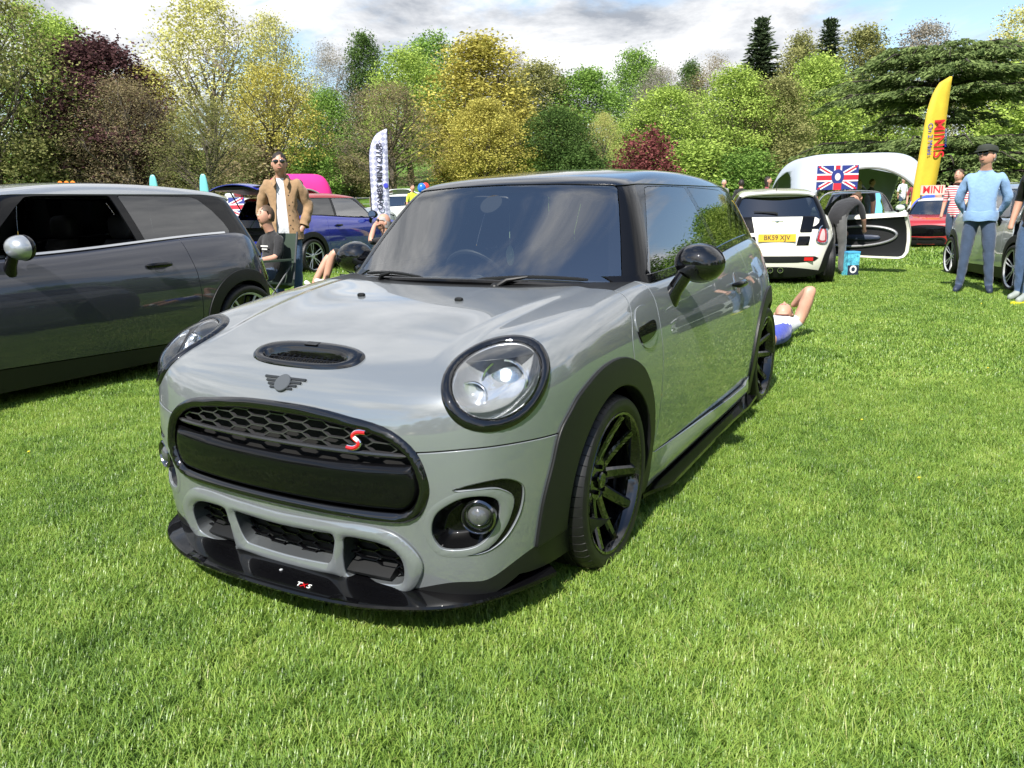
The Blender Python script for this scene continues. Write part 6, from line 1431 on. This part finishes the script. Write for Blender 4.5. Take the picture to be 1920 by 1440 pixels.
b = MB(); b.lathe([(.001, 0), (.19, 0), (.19, .004)], 32, Matrix.Translation((0, -.024, .03))@Matrix.Rotation(R(90), 4, 'Z')@Matrix.Diagonal((1, 1, 1.15, 1))); b.obj('flag_oval', mat('flag_navy', (.015, .03, .19)), f)
b = MB(); b.lathe([(.001, 0), (.085, 0), (.085, .004)], 24, Matrix.Translation((0, -.032, .02))@Matrix.Rotation(R(90), 4, 'Z')@Matrix.Diagonal((1, 1, 1.3, 1))); b.obj('flag_centre', mat('flag_pale', (.60, .55, .58), .8), f)
b = MB(); b.box((0, -.034, -.27), (.24, .004, .20)); b.obj('flag_base', mat('flag_red', (.52, .015, .035)), f)
def feather(label, name, p, rz, h, w, m, lean, polem, curve):
    root = empty(name, p, rz); tag(root, label, 'flag', 'feather flags'); n = 26; L, Rr = [], []
    for i in range(n):
        t = i/(n-1); z = .35+(h-.35)*t; k = max(0., (t-curve)/(1-curve)); x0 = lean*z+w*.92*(1-math.sqrt(max(0, 1-k*k)))*.98; x1 = lean*z+w*(1-.03*t); y = .05*math.sin(t*7)*(.3+t); L.append((x0, y, z)); Rr.append((x1, y+.04*math.sin(t*9+1), z))
    b = MB(); b.rings([[L[i], [(L[i][0]*2+Rr[i][0])/3, L[i][1]-.008, L[i][2]], [(L[i][0]+2*Rr[i][0])/3, Rr[i][1]+.008, L[i][2]], Rr[i]] for i in range(n)], False, False); o = b.obj('banner', m, root); s = o.modifiers.new('t', 'SOLIDIFY'); s.thickness = .004
    b = MB(); b.tube([(0, 0, 0)]+[(a[0]-.012, a[1], a[2]) for a in L], [.022]+[.020-.012*i/n for i in range(n)], 8); b.obj('pole', polem, root)
    b = MB(); b.box((0, 0, .012), (.5, .06, .02)); b.box((0, 0, .012), (.06, .5, .018)); b.obj('foot', M_trim, root); return root
m = bpy.data.materials.new('checked_fabric'); m.use_nodes = True; t = m.node_tree; co = nn(t, 'ShaderNodeTexCoord'); mp_ = nn(t, 'ShaderNodeMapping'); mp_.inputs['Rotation'].default_value = (0, R(45), 0); k = nn(t, 'ShaderNodeTexChecker', i_Scale=9.)
k.inputs['Color1'].default_value = (.58, .58, .74, 1); k.inputs['Color2'].default_value = (.30, .31, .44, 1); t.links.new(co.outputs['Object'], mp_.inputs[0]); t.links.new(mp_.outputs[0], k.inputs['Vector']); t.links.new(k.outputs[0], t.nodes['Principled BSDF'].inputs['Base Color']); t.nodes['Principled BSDF'].inputs['Roughness'].default_value = .8
p = at_depth(696, 24); fl = feather('pale violet checked club feather flag on a black pole', 'feather_flag', p, CAMT, 3.35, .56, m, .020, M_plastic, .72)
text('CAMBS MINI CLUB', fl, .235, mat('flag_ink', (.02, .02, .04), .8), Matrix.Translation((.33, -.05, 1.98))@Matrix.Rotation(R(90), 4, 'X')@Matrix.Rotation(R(88), 4, 'Z'), .002, off=.004)
b = MB(); b.ell((.50, -.06, 1.72), (.07, .004, .075), 16, 8); b.obj('flag_emblem', mat('emblem_blue', (.04, .05, .45), .8), fl)
p = at_depth(1706, 23.5); M_yf = mat('yellow_banner', (.60, .42, .03), .75, noise=(1.5, .15)); fl = feather('yellow feather flag with red lettering in front of the cedar', 'feather_flag', p, CAMT, 4.55, .62, M_yf, .060, mat('yellow_pole', (.5, .36, .03), .6), .70)
T = Matrix.Translation((.060*2.9+.43, -.085, 2.85))@Matrix.Rotation(R(90), 4, 'X')@Matrix.Rotation(R(-86.5), 4, 'Z')
text('MINIS', fl, .43, mat('banner_red', (.55, .012, .02), .7), T, .003, off=.003); text('On 2 Minis', fl, .20, mat('banner_blue', (.02, .04, .35), .7), T@Matrix.Translation((.0, -.25, 0)), .002)
text('THE SHOW FOR', fl, .07, mat('banner_blue', (.02, .04, .35)), T@Matrix.Translation((.0, .20, 0)), .002)
b = MB(); b.box((0, 0, 0), (.62, .02, .24)); o = b.obj('sign_board', mat('salmon_board', (.70, .40, .33), .7)); p = at_depth(1745, 20.5); o.location = (p.x, p.y, p.z+1.40); o.rotation_euler = (0, 0, CAMT); tag(o, 'pale board with red lettering below the yellow flag', 'sign'); text('MINI', o, .26, mat('banner_red', (.55, .012, .02)), Matrix.Translation((0, -.014, 0))@Matrix.Rotation(R(90), 4, 'X'), .002, off=.002)
b = MB(); b.box((-.28, 0, -.76), (.04, .04, 1.28)); b.box((.28, 0, -.76), (.04, .04, 1.28)); b.obj('board_legs', M_trim, o)
# cool box beside the cream car
p = ground_at(1592, 518); cb = empty('cool_bag', (p.x, p.y, p.z), CAMT+.2); tag(cb, 'blue patterned cool bag on the grass behind the cream car', 'bag')
def patt():
    m = mat('cool_bag_print', (.10, .45, .75), .5, noise=(18, .7)); return m
b = MB(); b.box((0, 0, .19), (.20, .16, .38), taper=1.1); b.obj('bag_body', patt(), cb, smooth=False)
b = MB(); b.box((0, -.087, .10), (.195, .006, .17)); b.obj('bag_panel', mat('bag_dark', (.02, .03, .06), .5), cb); b = MB(); b.lathe([(.035, 0), (.062, 0), (.062, .004)], 20, Matrix.Translation((.0, -.091, .12))@Matrix.Rotation(R(90), 4, 'Z')); b.obj('bag_emblem', M_white, cb)
b = MB(); b.box((0, 0, .39), (.225, .185, .025)); b.obj('bag_lid', mat('bag_blue', (.08, .40, .72), .5), cb)
# balloons, bunting and toys on far cars
for u, v, d, c, lb in ((793, 353, 26, (.02, .15, .75), 'blue balloon above the left windscreen pillar'), (800, 352, 26.5, (.65, .05, .04), 'red balloon beside the blue balloon')):
    p = at_depth(u, d); dd = _r2*((u-960)/_f)+_d2*((v-720)/_f)+_fw; z = CAM.z+dd.z*d/(dd.x*_fw.x+dd.y*_fw.y)*math.cos(_pit); b = MB(); b.ell((0, 0, 0), (.14, .14, .17), 14, 10); b.tube([(0, 0, -.17), (0, 0, -z+p.z+.0)], .004, 4); o = b.obj('balloon', mat('balloon_%d' % u, c, .3)); o.location = (p.x, p.y, z); tag(o, lb, 'balloon', 'balloons')
for u, lb in ((297, 'teal paddle board standing upright behind the dark car roof, left one'), (390, 'teal paddle board standing upright behind the dark car roof, right one')):
    p = at_depth(u, 14); b = MB(); b.ell((0, 0, .88), (.085, .03, .88), 16, 20, .6); o = b.obj('paddle_board', mat('teal_board', (.16, .50, .50), .4)); o.location = p; o.rotation_euler = (0, 0, CAMT); tag(o, lb, 'board', 'paddle boards')
p = at_depth(135, 21); r = empty('toy_crown', (p.x, p.y, p.z), CAMT); tag(r, 'orange and purple inflatable above the dark car roof', 'toy'); b = MB(); b.tube([(-.25+.5*t, 0, 1.82+.10*abs(math.sin(t*6.3*1.5))) for t in np.linspace(0, 1, 30)], .03, 6); b.obj('loops', mat('orange_toy', (.85, .25, .02), .5), r); b = MB(); b.ell((0, 0, 1.80), (.22, .1, .08), 14, 8); b.tube([(0, 0, 0), (0, 0, 1.8)], .02, 6); b.obj('cushion', mat('purple_toy', (.35, .05, .45), .6), r)
# fence line at the foot of the bank
fn = empty('wire_fence', at_depth(600, 40), 0); tag(fn, 'low wire fence with thin posts at the foot of the grass bank', 'fence'); o0 = fn.location
for i in range(26):
    q = at_depth(330+i*26, 40)-o0; b = MB(); b.tube([q, q+Vector((0, 0, 1.15))], .03, 5); b.obj('post', M_bark2, fn)
for h in (.4, .8, 1.1): b = MB(); b.tube([at_depth(330+i*26, 40)-o0+Vector((0, 0, h)) for i in range(26)], .008, 4); b.obj('wire', M_alu, fn)
p = at_depth(424, 15.6); f = empty('union_flag', (p.x, p.y, p.z+1.18), CAMT+.25); tag(f, 'union flag draped over the pale car left of the raised tailgate', 'flag', 'union flags'); jack(f, .75, .42); f.rotation_euler = (R(-25), 0, CAMT+.2)

# dandelions dotted over the lawn
rg = random.Random(4); DM = mat('dandelion', (.72, .55, .02), .7); proto = None
for i, (u, v) in enumerate([(1618, 800), (1725, 912), (1852, 700), (1838, 575), (60, 860)]):
    p = ground_at(u, v)
    if proto is None:
        b = MB(); b.ell((0, 0, .040), (.007, .007, .004), 10, 6); b.tube([(0, 0, 0), (0, 0, .038)], .0012, 4); proto = b.obj('dandelion', DM); o = proto
    else: o = proto.copy(); COL.objects.link(o)
    o.location = p; o.rotation_euler = (rg.uniform(-.3, .3), rg.uniform(-.3, .3), 0); tag(o, 'small yellow dandelion flower in the short grass', 'flower', 'dandelions in the grass')
